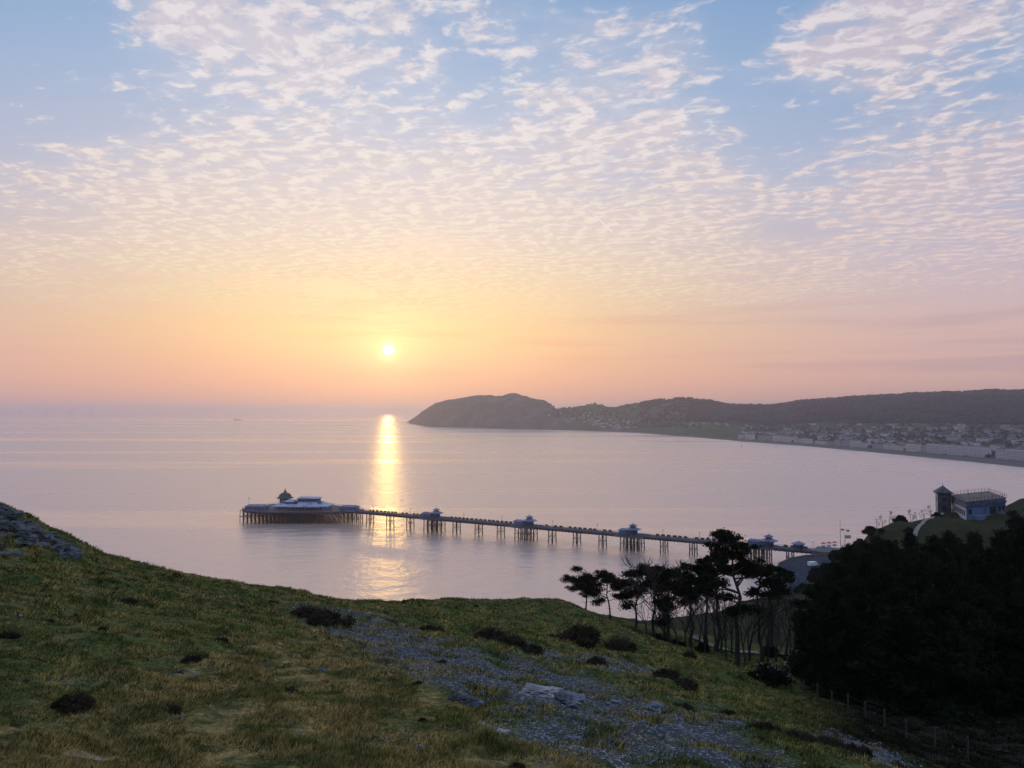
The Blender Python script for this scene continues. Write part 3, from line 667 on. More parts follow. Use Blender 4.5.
# landing stage stairs at the far left corner
l = inv @ Vector(P(243.5, 515, hw[0, 1])); mb = MB()
for i in range(10): mb.box((l.x - i * 0.4 + 1, l.y, 7.6 - i * 0.75), (0.6, 3, 0.15))
for dx_ in (-1.8, 1.8):
    for dy_ in (-1.6, 1.6): mb.tube((l.x + dx_, l.y + dy_, -2), (l.x + dx_, l.y + dy_, 8.6), 0.22, n=6)
mb.box((l.x, l.y, 3.2), (5, 4, 0.3)); mb.build('landing_stage', M['iron'], pier)

def onpier(a, off, z=DZ): 
    p = S + ax * a + nrm * off; return (p.x, p.y, z)
# octagonal kiosks
def kiosk(tall=True):
    root = empty('kiosk', (0, 0, 0))
    mb = MB(); mb.lathe((0, 0, 0), [(2.3, 0), (2.3, 3.0)], 8, R(22.5)); mb.build('wall', M['paleblue'], root)
    for i in range(8):
        a = R(45 * i); mb = MB(); mb.box((2.15 * math.cos(a), 2.15 * math.sin(a), 1.0), (0.12, 1.1, 1.3), a); mb.build('window', M['darkglass'], root)
    mb = MB()
    if tall: mb.lathe((0, 0, 3.0), [(2.6, 0), (4.3, 0.5), (4.3, 0.7), (2.0, 1.5), (1.3, 1.9), (1.3, 2.3), (1.9, 2.4), (2.3, 2.6), (2.3, 2.75), (0.9, 3.3), (0.1, 3.7), (0.06, 4.5)], 8, R(22.5))
    else: mb.lathe((0, 0, 2.8), [(2.6, 0), (3.2, 0.2), (3.2, 0.35), (1.2, 1.2), (0.1, 1.6)], 8, R(22.5))
    mb.build('roof', M['roofgrey'], root); return root
def shelter(L=8.0, wd=4.0, hh=2.6):
    root = empty('shelter', (0, 0, 0)); mb = MB(); mb.box((0, 0, 0), (L, wd, hh)); mb.build('wall', M['bluewhite'], root)
    for i in range(int(L / 2)): mb = MB(); mb.box((-L / 2 + 1 + 2 * i, -wd / 2 - .02, 0.9), (1.3, 0.1, 1.2)); mb.build('window', M['darkglass'], root)
    mb = MB(); mb.hip((0, 0, hh), (L, wd), 1.1, 0.5, 0.7); mb.build('roof', M['roofgrey'], root); return root
kt = kiosk(True); kl = kiosk(False); sh = shelter()
uk = set()
spots = [(438.5, kt, 2.0, 'two-tier kiosk nearest the pier head, beside the glittering water'), (531, kt, 2.0, 'two-tier kiosk halfway along the pier with a flared pagoda roof'), (633.5, kt, 2.0, 'two-tier kiosk over the widened legs left of the tall pine'), (768, kt, 2.5, 'two-tier kiosk on the pier just right of the tall pine'), (797, kl, 1.5, 'low kiosk on the pier nearest its shore end')]
for px, pr, off, lb in spots:
    o = pr if id(pr) not in uk else copy_tree(pr); uk.add(id(pr)); o.location = onpier(along(px), off, DZ + 0.02); o.rotation_euler = (0, 0, rzp); o.scale = (1.15, 1.15, 1.05); tag(o, lb, 'kiosk', 'kiosks along the pier')
for i, (px, lb) in enumerate([(429.5, 'low hipped shelter beside the kiosk nearest the pier head'), (521.5, 'low hipped shelter beside the kiosk halfway along the pier'), (626.5, 'low hipped shelter beside the kiosk left of the tall pine'), (755, 'low hipped shelter on the pier behind the tall pine')]):
    o = sh if i == 0 else copy_tree(sh); o.location = onpier(along(px), 1.0, DZ + 0.02); o.rotation_euler = (0, 0, rzp); tag(o, lb, 'shelter', 'shelters along the pier')
# benches
def bench():
    root = empty('bench', (0, 0, 0)); root.scale = (.8, 1.3, 1.05)
    mb = MB(); mb.box((0, 0, 0.42), (2.6, 0.5, 0.08)); mb.build('seat', M['post'], root)
    mb = MB(); mb.box((0, 0.27, 0.5), (2.6, 0.07, 1.0)); mb.build('backrest', M['post'], root)
    for s in (-1, 1): mb = MB(); mb.box((s * 1.15, 0, 0), (0.1, 0.5, 0.42)); mb.build('leg', M['iron'], root)
    return root
bc = bench(); a = 8.0; first = True; secs = [along(c_) for c_ in clusters]
while a < LEN - 8:
    if min(abs(a - q) for q in secs) > 11:
        o = bc if first else copy_tree(bc); first = False; o.location = onpier(a, -2.7, DZ); o.rotation_euler = (0, 0, rzp); tag(o, 'dark bench set along the far railing of the pier', 'bench', 'benches along the pier')
    a += random.choice([3.0, 3.3, 3.3, 3.6, 6.4])
# lamps
root = empty('street_lamp', (0, 0, 0)); mb = MB(); mb.tube((0, 0, 0), (0, 0, 4.6), 0.09, 0.06); mb.build('post', M['iron'], root); mb = MB(); mb.lathe((0, 0, 4.5), [(0.12, 0), (0.28, 0.3), (0.3, 0.6), (0.05, 0.85)], 8); mb.build('lantern', M['greyr'], root)
for i, px in enumerate((377, 414, 467, 504.5, 555, 599, 664, 700, 812)):
    o = root if i == 0 else copy_tree(root); o.location = onpier(along(px), 3.3, DZ); tag(o, 'slender lamp post on the pier railing, number %d from the pier head' % (i + 1), 'street lamp', 'lamp posts along the pier')

# pier head buildings
def wp(px, py_, Y): return P(px, py_, Y)
# pavilion hall
Yh = 577; hx, hy, _ = P(303, 510, Yh); hall = empty('pavilion', (hx, hy, DZ + .04), R(-3))
tag(hall, 'large amusement pavilion with pale blue stepped roofs on the pier head', 'pavilion')
mb = MB(); mb.box((0, 0, 0), (38, 14, 2.6)); mb.build('wall', M['bluewhite'], hall)
mb = MB(); mb.hip((0, 0, 2.6), (38, 14), 4.2, 1.6, 0.5, th=0.35); ro = mb.build('roof', M['hallroof'], hall)
mb = MB(); mb.box((4.5, 0.5, 4.6), (15, 7, 3.4)); mb.box((-9, -3, 4.2), (6, 5, 1.6)); mb.build('upper_storey', M['paleblue'], hall)
mb = MB(); mb.hip((4.5, 0.5, 8.0), (15, 7), 1.0, 0.9, 0.7, th=0.3); mb.hip((-9, -3, 5.8), (6, 5), 0.9, 0.5, 0.2, th=0.2); mb.build('upper_roof', M['hallroof'], hall)
for i in range(13): mb = MB(); mb.box((-15 + 2.5 * i, -7.03, 0.6), (1.6, 0.1, 1.5)); mb.build('window', M['darkglass'], hall)
for i in range(5): mb = MB(); mb.box((-0.9 + 2.7 * i, -3.03, 6.5), (1.7, 0.1, 1.0)); mb.build('window', M['darkglass'], hall)
mb = MB(); mb.box((3, -9.4, 2.6), (24, 4.4, 0.2)); 
for i in range(9): mb.tube((-8.5 + 2.9 * i, -11.3, 0), (-8.5 + 2.9 * i, -11.3, 2.6), 0.09, n=6)
mb.build('verandah', M['roofgrey'], hall)
for i, (qx_, qy_, hh_) in enumerate([(-14, -3, 1.6), (-4, -4.5, 1.8), (13.5, -3.5, 1.6), (0, 2, 2.6)]):
    mb = MB(); zb = 3.6 + (1.6 if i == 3 else .4); mb.box((qx_, qy_, zb), (2.6, 2.6, hh_)); mb.hip((qx_, qy_, zb + hh_), (2.6, 2.6), 1.1, .35, .02, 0, .12); mb.build('roof_lantern', M['slate' if i % 2 else 'paleblue'], hall)
for qx_ in (-17, -1, 12): mb = MB(); mb.tube((qx_, 0, 4), (qx_, 0, 10.5), .08, .04); mb.build('mast', M['iron'], hall)
# domed bandstand-like kiosk
dx_, dy_, _ = P(285, 505, 590); dome = empty('domed_kiosk', (dx_, dy_, DZ + .04)); tag(dome, 'domed octagonal tower kiosk with a spire behind the pavilion on the pier head', 'kiosk')
mb = MB(); mb.lathe((0, 0, 0), [(3.6, 0), (3.6, 6.6)], 8, R(22.5)); mb.build('wall', M['bluewhite'], dome)
for i in range(8): a = R(45 * i + 22.5); mb = MB(); mb.tube((4.8 * math.cos(a), 4.8 * math.sin(a), 0), (4.8 * math.cos(a), 4.8 * math.sin(a), 7.0), 0.12, n=6); mb.build('column', M['paleblue'], dome)
for i in range(8): a = R(45 * i); mb = MB(); mb.box((3.4 * math.cos(a), 3.4 * math.sin(a), 4.2), (0.1, 1.6, 1.8), a); mb.build('window', M['darkglass'], dome)
mb = MB(); mb.lathe((0, 0, 7.0), [(5.2, 0), (6.0, 0.15), (6.0, 0.4), (4.5, 1.2), (4.3, 2.2), (3.7, 3.2), (2.6, 4.0), (1.3, 4.5), (0.9, 4.7), (0.9, 5.4), (1.2, 5.5), (0.3, 6.2), (0.1, 8.2)], 16); mb.build('dome', M['slate'], dome, True); dome.scale = (1.04, 1.04, .95)
# side shelters
sx, sy, _ = P(257, 510, 572); o = shelter(15, 7, 3.0); o.name = 'long_shelter'; o.location = (sx, sy, DZ + .04); tag(o, 'long low shelter at the seaward left corner of the pier head', 'shelter')
sx, sy, _ = P(349.5, 510, 566); o = shelter(13, 5.5, 3.2); o.name = 'long_shelter'; o.location = (sx, sy, DZ + .04); o.rotation_euler = (0, 0, R(-8)); tag(o, 'long low shelter where the pier walk meets the pier head', 'shelter')
mp = MB()
fx, fy, _ = P(248.5, 510, 572); root = empty('flagpole', (fx, fy, DZ)); mp.tube((0, 0, 0), (0, 0, 9), 0.1, 0.05); mp.build('pole', M['iron'], root); mb = MB(); mb.box((0.5, 0, 8.2), (1.0, 0.04, 0.6)); mb.build('flag', M['flag'], root); tag(root, 'thin flagpole at the left end of the pier head', 'flagpole')

# ------------------------------------------------------------------ promenade road at the pier's foot
poly = [PZ(776, 592, 8.0), PZ(775, 574, 8.0), PZ(779, 565, 8.0), PZ(790, 560, 8.0), PZ(806, 557, 8.0), PZ(840, 556, 8.0), PZ(880, 560, 8.0), PZ(880, 600, 8.0)]
pp = [(p[0], p[1]) for p in poly][::-1]
mb = MB(); mb.prism(pp, -2, 8.0); tag(mb.build('sea_wall', M['stone']), 'curved stone sea wall carrying the road at the foot of the pier', 'wall')
pc = np.mean(np.array(pp), 0); inner = [(pc[0] + (x - pc[0]) * 0.955, pc[1] + (y - pc[1]) * 0.955) for x, y in pp]
mb = MB(); mb.prism(inner, 8.0, 8.06); tag(mb.build('road', M['asphalt']), 'curved grey promenade road', 'road', kind='structure')
mb = MB()
for i in range(len(poly) - 2):
    p = Vector(poly[i]); q = Vector(poly[i + 1]); c_ = (p + q) / 2; mb.box((c_.x, c_.y, 8.002), ((q - p).length, 0.5, 1.1), math.atan2(q.y - p.y, q.x - p.x))
p = Vector(poly[1]); mb.box((p.x + .3, p.y, 8.0), (2.2, 2.2, 3.4)); tag(mb.build('parapet', M['stone']), 'low stone parapet with a square pillar along the curved road', 'parapet')
# van
vx, vy, _ = PZ(813, 566, 8.06); van = empty('van', (vx, vy, 8.06), R(25)); tag(van, 'white van parked on the curved road at the foot of the pier', 'van')
mb = MB(); k = 0
prof = [(-2.5, .35), (2.5, .35), (2.55, 1.0), (1.9, 1.2), (1.35, 2.0), (-2.5, 2.05)]
for s in (-.95, .95): mb.v += [(x, s, z) for x, z in prof]
mb.f += [tuple(range(6)), tuple(range(11, 5, -1))] + [(i, i + 6, (i + 1) % 6 + 6, (i + 1) % 6) for i in range(6)]; mb.build('body', M['vanwhite'], van)
mb = MB(); mb.face([(1.87, -.85, 1.26), (1.87, .85, 1.26), (1.40, .8, 1.93), (1.40, -.8, 1.93)]); mb.build('windscreen', M['darkglass'], van)
for a in (-1.6, 1.6):
    for s in (-1, 1): mb = MB(); mb.tube((a, s * .8, .34), (a, s * 1.0, .34), .34, n=14); mb.build('wheel', M['rubber'], van)
# stalls at the pier entrance
root = empty('market_stall', (0, 0, 0)); mb = MB(); mb.box((0, 0, 0), (2.6, 2.0, 1.1)); mb.build('counter', M['white'], root); mb = MB(); mb.hip((0, 0, 2.3), (2.8, 2.2), 0.7, 0.3, 0.2); mb.build('awning', M['red'], root)
for sx_ in (-1.2, 1.2):
    for sy_ in (-.9, .9): mb = MB(); mb.tube((sx_, sy_, 0), (sx_, sy_, 2.3), 0.05); mb.build('post', M['iron'], root)
for i, (px, lb) in enumerate([(823.5, 'left stall under a red awning at the pier entrance'), (829, 'middle stall under a red awning at the pier entrance'), (834.5, 'right stall under a red awning at the pier entrance')]):
    x, y, z = PZ(px, 548.0 - (px - 823) * .1, 9.5); o = root if i == 0 else copy_tree(root); o.location = (x, y, 9.9); o.scale = (.62, .62, .8); o.rotation_euler = (0, 0, .2 * i); tag(o, lb, 'stall', 'red stalls at the pier entrance')
# pier approach deck
mb = MB(); p = onpier(-14, 0); mb.box((p[0], p[1], 5.5), (34, 16, 4.3), rzp); tag(mb.build('pier_approach', M['stone']), 'stone approach platform at the shore end of the pier', 'platform')
for i, (px, h_, fl) in enumerate([(840.5, 14.0, 2), (845, 7.0, 1)]):
    x, y, _ = PZ(px, 547, 9.5); root = empty('flagpole', (x, y, 9.5)); mb = MB(); mb.tube((0, 0, 0), (0, 0, h_), 0.13, 0.06); mb.build('pole', M['iron'], root)
    if fl == 2:
        for q in (0.6, 3.4): mb = MB(); mb.box((q + .6, 0, 8.6 - q * .2), (1.7, .05, 1.0)); mb.build('flag', M['flag'], root)
        mb = MB(); mb.tube((0, 0, 9.2), (5, 0, 8.9), .05); mb.build('yard', M['iron'], root)
    else: mb = MB(); mb.box((1.6, 0, 4.4), (3.0, .06, 1.7)); mb.build('flag', M['flag'], root)
    tag(root, ['tall flagpole with two small flags at the pier entrance', 'short flagpole with one broad pale flag at the pier entrance'][i], 'flagpole')

# ------------------------------------------------------------------ hilltop cafe building
Cc = Vector(P(966.5, 518, 238)); Tt = Vector(P(951, 512, 258)); Rr = Vector(P(1006, 518, 250)); z0 = 45.5; z1 = 52.4
u = Vector((Tt.x - Cc.x, Tt.y - Cc.y)); v_ = Vector((Rr.x - Cc.x, Rr.y - Cc.y)); O = Vector((Cc.x, Cc.y))
bld = empty('hilltop_building', (Cc.x, Cc.y, 0)); tag(bld, 'long flat-roofed blue and white building with a square pointed tower on the headland', 'building')
quad = [(0, 0), (v_.x, v_.y), (v_.x + u.x, v_.y + u.y), (u.x, u.y)]
mb = MB(); mb.prism(quad, z0, z1); mb.build('wall', M['bluewall'], bld)
q4 = np.array(quad); qc = q4.mean(0); qo = [tuple(qc + (p - qc) * 1.03) for p in q4]
mb = MB(); mb.prism(qo, z1, z1 + 0.35); mb.build('roof', M['roofflat'], bld)
# pale facing on the left facade
n_l = Vector((-u.y, u.x)).normalized(); 
if n_l.x > 0: n_l = -n_l
def facade(ba, bb, za, zb, nrm2, name, mt, base, vec, dep=0.06, par=None):
    a_ = base + vec * ba; b2 = base + vec * bb; o1 = nrm2 * 0.03; o2 = nrm2 * (0.03 + dep)
    mb = MB(); mb.prism([(a_.x + o1.x, a_.y + o1.y), (b2.x + o1.x, b2.y + o1.y), (b2.x + o2.x, b2.y + o2.y), (a_.x + o2.x, a_.y + o2.y)], za, zb); return mb.build(name, M[mt], par or bld)
facade(0.0, 0.995, z0, 50.6, n_l, 'white_facing', 'white', Vector((0, 0)), u)
facade(0.0, 0.995, 50.7, 51.3, n_l, 'band', 'brick', Vector((0, 0)), u)
for i in range(7): facade(0.07 + i * .13, 0.14 + i * .13, 48.4, 49.9, n_l * 1.0, 'window', 'darkglass', Vector((0, 0)), u, 0.14)
n_r = Vector((v_.y, -v_.x)).normalized()
if n_r.y > 0: n_r = -n_r
for a0_, a1_, b0_, b1_ in [(.05, .12, 48.9, 50.3), (.58, .74, 48.2, 50.5), (.80, .86, 49, 50.4), (.9, .96, 49, 50.4)]: facade(a0_, a1_, b0_, b1_, n_r, 'window', 'darkglass', Vector((0, 0)), v_, 0.08)
facade(0.0, 1.0, 51.2, 51.9, n_r, 'fascia', 'paleblue', Vector((0, 0)), v_, 0.3)
facade(0.16, 0.52, z0, 48.3, n_r, 'porch', 'bluewhite', Vector((0, 0)), v_, 1.4)
mb = MB()
for i in range(4):
    p = Vector((*qo[i], z1 + .35)); q = Vector((*qo[(i + 1) % 4], z1 + .35)); d = q - p; n_ = int(d.length / 2)
    for j in range(n_): c_ = p + d * (j / n_); mb.box((c_.x, c_.y, c_.z), (0.07, 0.07, 1.1))
    mb.tube(p + Vector((0, 0, 1.05)), q + Vector((0, 0, 1.05)), 0.035, n=4); mb.tube(p + Vector((0, 0, .55)), q + Vector((0, 0, .55)), 0.03, n=4)
mb.build('roof_railing', M['iron'], bld)
for i, (a_, b2, h_) in enumerate([(0.3, .6, 2.4), (.6, .5, 1.8), (.9, .7, 1.6), (.75, .2, 1.5)]):
    p = v_ * a_ + u * b2; mb = MB(); mb.tube((p.x, p.y, z1 + .3), (p.x, p.y, z1 + .3 + h_), 0.05); mb.build('aerial', M['iron'], bld)
tx, ty, _ = P(943, 500, 256); tl = Vector((tx - Cc.x, ty - Cc.y)); ra = math.atan2(u.y, u.x)
mb = MB(); mb.box((tl.x, tl.y, 45), (3.8, 3.8, 8.6), ra); tw = mb.build('tower', M['white'], bld)
mb = MB(); fa = ra - math.pi / 2; 
if math.sin(fa) > 0: fa += math.pi
mb.box((tl.x + 1.94 * math.cos(fa), tl.y + 1.94 * math.sin(fa), 45.01), (0.08, 3.8, 8.55), fa); mb.build('dark_right_face', M['slate'], tw)  # dark panel over the tower's right face, the left face stays white
fa2 = ra if math.sin(ra) < 0 else ra + math.pi
mb = MB(); mb.box((tl.x + 1.94 * math.cos(fa2), tl.y + 1.94 * math.sin(fa2), 45.01), (0.08, 3.8, 8.55), fa2); mb.build('dark_face', M['slate'], tw)
mb = MB(); mb.hip((tl.x, tl.y, 53.6), (3.8, 3.8), 2.2, 0.6, 0.02, ra, 0.25); mb.tube((tl.x, tl.y, 55.8), (tl.x, tl.y, 56.8), 0.08); mb.build('tower_roof', M['slate'], tw)
for j in range(2):
    for q in range(4):
        a = ra + q * math.pi / 2; mb = MB(); mb.box((tl.x + 1.95 * math.cos(a), tl.y + 1.95 * math.sin(a), 48.0 + j * 2.9), (0.12, 1.3, 1.5), a); mb.build('tower_window', M['darkglass'], tw)

def strip(name, pts, wid, mt, label, kind='structure', lift=0.06):
    """a path draped on the hillside"""
    V_ = []; F_ = []; P2 = []
    for i in range(len(pts) - 1):
        for k in range(8): P2.append(Vector(pts[i]).lerp(Vector(pts[i + 1]), k / 8))
    P2.append(Vector(pts[-1]))
    for i, p in enumerate(P2):
        d = (P2[min(i + 1, len(P2) - 1)] - P2[max(i - 1, 0)]); n_ = Vector((-d.y, d.x)).normalized()
        for s in (-1, 0, 1):
            q = Vector((p.x, p.y)) + n_ * s * wid / 2; V_.append((q.x, q.y, ground(q.x, q.y) + lift + .05))
    for i in range(len(P2) - 1):
        for s in (0, 1): F_.append((i * 3 + s, i * 3 + s + 1, i * 3 + s + 4, i * 3 + s + 3))
    me = bpy.data.meshes.new(name); me.from_pydata(V_, [], F_); me.update(); return tag(link(name, me, mt), label, 'path', kind=kind)
def gp(px, Y): return ((px - 512) / F * Y / cosP, Y)
strip('path', [gp(940, 252), gp(928, 242), gp(917, 232), gp(909, 220), gp(903, 205)], 1.3, M['path'], 'pale path climbing to the hilltop building', lift=0.25)
strip('lawn_path', [gp(690, 108), gp(735, 104), gp(770, 103), gp(800, 104)], 1.2, M['path'], 'pale path crossing below the pines', lift=0.15)
# ------------------------------------------------------------------ vegetation
def leaf_mesh(name, clumps, per, size, flat=0.6, aspect=0.45):
    """clumps: (x,y,z,r) -> many small triangles through each clump's volume"""
    C = np.array([c[:3] for c in clumps]); Rr_ = np.array([c[3] for c in clumps]); cnt = np.maximum(12, (per * (Rr_ / Rr_.mean()) ** 2).astype(int))
    idx = np.repeat(np.arange(len(C)), cnt); n = len(idx)
    d = np.random.normal(size=(n, 3)); d /= np.linalg.norm(d, axis=1)[:, None]; d *= (np.random.rand(n) ** 0.45)[:, None] * (1 + 0.25 * np.random.randn(n))[:, None]; d[:, 2] *= flat
    p = C[idx] + d * Rr_[idx][:, None]
    a = np.random.normal(size=(n, 3)); a /= np.linalg.norm(a, axis=1)[:, None]; b_ = np.cross(a, np.random.normal(size=(n, 3))); b_ /= np.linalg.norm(b_, axis=1)[:, None]
    s_ = size * (0.6 + 0.8 * np.random.rand(n))[:, None]
    Vv = np.stack([p - a * s_ - b_ * s_ * aspect, p + a * s_ - b_ * s_ * aspect * .4, p + a * s_ * .1 + b_ * s_ * aspect * 1.6], 1).reshape(-1, 3)
    return np_mesh(name, Vv, np.arange(3 * n).reshape(-1, 3))
def limb(mb, p, q, r0, r1, rg, bend=0.12, segs=4, n=6):
    p = Vector(p); q = Vector(q); L = (q - p).length; pts = [p]
    for i in range(1, segs): pts.append(p.lerp(q, i / segs) + Vector((rg.uniform(-1, 1), rg.uniform(-1, 1), rg.uniform(-.5, .5))) * L * bend * .5)
    pts.append(q)
    for i in range(segs): mb.tube(pts[i], pts[i + 1], r0 + (r1 - r0) * i / segs, r0 + (r1 - r0) * (i + 1) / segs, n, cap=False)
    return pts
def pine(seed, H=13, spread=4.0, start=0.45, nl=14, lean=0.0, per=260, wind=0.3, leaf=0.16):
    rg = random.Random(seed); root = empty('pine_tree', (0, 0, 0)); mb = MB()
    tp = limb(mb, (0, 0, -0.6), (lean * H, 0, H * .95), H * .018 + .04, 0.05, rg, 0.05, 7, 8); cl_ = []
    for i in range(nl):
        f = start + (1 - start) * (i + rg.random()) / nl; k = f * 7; i0 = min(6, int(k)); b0 = tp[i0].lerp(tp[i0 + 1], k - i0)
        az = rg.uniform(0, 6.28); reach = spread * (0.45 + 0.75 * rg.random()) * (1.15 - 0.75 * ((f - start) / (1 - start)) ** 1.6)
        e = b0 + Vector((math.cos(az) * reach - wind * reach * .4, math.sin(az) * reach, reach * rg.uniform(.05, .45)))
        br = limb(mb, b0, e, 0.10 * H / 13, 0.03, rg, 0.2, 3, 5)
        cl_.append((*e, rg.uniform(.9, 1.5) * spread / 4)); 
        if rg.random() < .8: m_ = br[2]; cl_.append((m_.x, m_.y, m_.z + .35, rg.uniform(.7, 1.1) * spread / 4))
        for q in range(2):
            e2 = e + Vector((rg.uniform(-1, 1), rg.uniform(-1, 1), rg.uniform(-.1, .5))) * 1.1 * spread / 4; mb.tube(br[2], e2, .035, .015, 4, False); cl_.append((*e2, rg.uniform(.5, .9) * spread / 4))
    cl_.append((*tp[-1], 1.0 * spread / 4))
    for i in range(6):   # dead snags below the crown
        z_ = rg.uniform(.25, start) * H; k = z_ / H * 7; b0 = tp[int(k)]; az = rg.uniform(0, 6.28); mb.tube(b0, b0 + Vector((math.cos(az), math.sin(az), .4)) * rg.uniform(.5, 1.4), .04, .01, 4, False)
    mb.build('trunk', M['bark'], root, True); link('crown', leaf_mesh('crown', cl_, per, leaf, 0.5), M['needle'], root); return root
def bushy(seed, H=14, rad=4.5, per=220, low=0.08, leaf=0.22, cone=0.5):
    rg = random.Random(seed); root = empty('evergreen_tree', (0, 0, 0)); mb = MB(); tp = limb(mb, (0, 0, -.8), (rg.uniform(-.5, .5), 0, H * .93), .32, .06, rg, .05, 6, 8); cl_ = []
    for i in range(46):
        f = low + (1 - low) * (i + rg.random()) / 46; r_ = rad * ((1 - f) ** cone) * (0.55 + 0.6 * rg.random()); az = rg.uniform(0, 6.28); k = f * 6; i0 = min(5, int(k)); b0 = tp[i0].lerp(tp[i0 + 1], k - i0)
        e = Vector((b0.x + math.cos(az) * r_, b0.y + math.sin(az) * r_, f * H + r_ * .12)); limb(mb, b0, e, .07, .02, rg, .12, 2, 4); cl_.append((*e, rg.uniform(1.0, 1.8) * (1.1 - .5 * f)))
        m_ = b0.lerp(e, .5); cl_.append((*m_, rg.uniform(1.0, 1.5) * (1.1 - .5 * f)))
    cl_.append((tp[-1].x, tp[-1].y, H * .95, .8))
    mb.build('trunk', M['bark'], root, True); link('crown', leaf_mesh('crown', cl_, per, leaf, .7), M['leaf'], root); return root
def bare(seed, H=9, name='bare_tree', spreadf=0.5, depth=5, r0=None, rmin=.022):
    rg = random.Random(seed); root = empty(name, (0, 0, 0)); mt_ = MB(); mb = MB()
    def grow(p, d, L, r, dp):
        r = max(r, rmin)
        q = p + d * L; m_ = (p + q) / 2 + Vector((rg.uniform(-1, 1), rg.uniform(-1, 1), 0)) * L * .07
        tgt = mt_ if dp >= depth - 1 else mb; n = 7 if dp >= depth - 1 else (4 if dp > 1 else 3)
        tgt.tube(p, m_, r, r * .85, n, False); tgt.tube(m_, q, r * .85, r * .68, n, False)
        if dp == 0: return
        for i in range(rg.choice([2, 3, 3]) if dp > 1 else 3):
            nd = (d + Vector((rg.uniform(-1, 1), rg.uniform(-1, 1), rg.uniform(-.25, .6))) * spreadf * 1.25).normalized(); grow(q if i < 2 else m_, nd, L * rg.uniform(.58, .82), r * .6, dp - 1)
    grow(Vector((0, 0, -.4)), Vector((rg.uniform(-.12, .12), rg.uniform(-.1, .1), 1)).normalized(), H * .33, r0 or H * .016, depth)
    mt_.build('trunk', M['bark'], root, True); mb.build('twigs', M['twig'], root); return root
def shrub(seed, r=1.0, h=0.8, mt='gorse', name='gorse_bush', per=500, leaf=0.055, tw=1.0):
    rg = random.Random(seed); root = empty(name, (0, 0, 0)); mb = MB(); cl_ = []
    for i in range(22):
        az = rg.uniform(0, 6.28); rr_ = r * math.sqrt(rg.random()) * .85; z_ = h * (1 - (rr_ / r) ** 2) * rg.uniform(.35, .95); e = (math.cos(az) * rr_, math.sin(az) * rr_ * .8, z_); mb.tube((e[0] * .2, e[1] * .2, -.1), e, .025, .008, 4, False); cl_.append((*e, rg.uniform(.16, .30) * r))
        for q in range(5): v2 = Vector((rg.gauss(0, 1), rg.gauss(0, 1), abs(rg.gauss(0, 1)))).normalized() * .3 * r * tw; mb.tube(e, tuple(Vector(e) + v2), .014, .005, 3, False)
    mb.build('stems', M['twig'], root); link('foliage', leaf_mesh('foliage', cl_, per, leaf, .8), M[mt], root); return root
UsedT = set()
def plant_tree(pr, px, Y, label, cat, group=None, s=1.0, rz=None, dz=0.0, py=None):
    x, y = gp(px, Y); o = pr if id(pr) not in UsedT else copy_tree(pr); UsedT.add(id(pr)); o.location = (x, y, ground(x, y) + dz); o.rotation_euler = (0, 0, random.uniform(0, 6.28) if rz is None else rz); o.scale = (s, s, s); tag(o, label, cat, group); return o
PG = 'pines on the slope above the pier'
# tall landmark pine: H from surveyed base and top
def hgt(px, Y, ytop): x, y = gp(px, Y); return P(px, ytop, Y)[2] - ground(x, y)
Ht = hgt(735, 88, 531)
p0 = pine(11, Ht, 3.5, 0.46, 24, 0.0, 150, 0.1, leaf=.14); plant_tree(p0, 735, 88, 'tallest pine, its clumped crown rising above the pier', 'pine tree', PG, rz=0.4)
pA = pine(21, 8.5, 4.0, 0.40, 18, -.04, 170, .4, leaf=.14); pB = pine(22, 8.0, 3.6, 0.40, 17, -.05, 170, .45, leaf=.14); pC = pine(23, 10, 2.5, 0.72, 9, .02, 120, .2); pD = pine(24, 9, 2.1, .72, 7, .03, 110, .2)
def fit(pr, Hn, px, Y, ytop): return hgt(px, Y, ytop) / Hn
for pr, Hn, px, Y, yt, lb, rz in [
    (pA, 8.5, 586, 112, 573, 'leftmost wind-leaning pine where the grass crest meets the sea', 0.1), (pB, 8, 608, 112, 573, 'second pine from the left on the crest, rounded crown', 0.3), (pA, 8.5, 634, 108, 570, 'dark broad pine third from the left on the crest', 2.6),
    (pC, 10, 652, 106, 567, 'fourth pine from the left with a pointed top', 1.0), (pB, 8, 664, 102, 573, 'dense pine just left of the bare twiggy tree', 4.0),
    (pC, 10, 690, 104, 566, 'slender pine with a flat layered crown left of the tallest pine', 3.1), (pD, 9, 703, 100, 566, 'thin pine touching the left side of the tallest pine', 5.0), (pD, 9, 716, 98, 556, 'thin pine under the left arm of the tallest pine', 1.2),
    (pC, 10, 757, 98, 566, 'pine immediately right of the tallest pine', 5.2), (pD, 9, 770, 104, 567, 'second pine right of the tallest pine', 2.0)]:
    s = fit(pr, Hn, px, Y, yt) * 1.02; plant_tree(pr, px, Y, lb, 'pine tree', PG, s=s, rz=rz)
bA = bare(31, 9, spreadf=.5); bB = bare(32, 8.5, spreadf=.42); bC = bare(33, 9, spreadf=.6); bT = bare(35, 12, spreadf=.5, depth=6, rmin=.035); nb = 0
bmore = [(655, 98, 612), (676, 92, 606), (690, 90, 600), (704, 92, 604), (718, 104, 585), (730, 100, 590), (742, 86, 604), (756, 90, 596), (764, 98, 584), (780, 90, 592), (786, 82, 606), (668, 103, 596)]
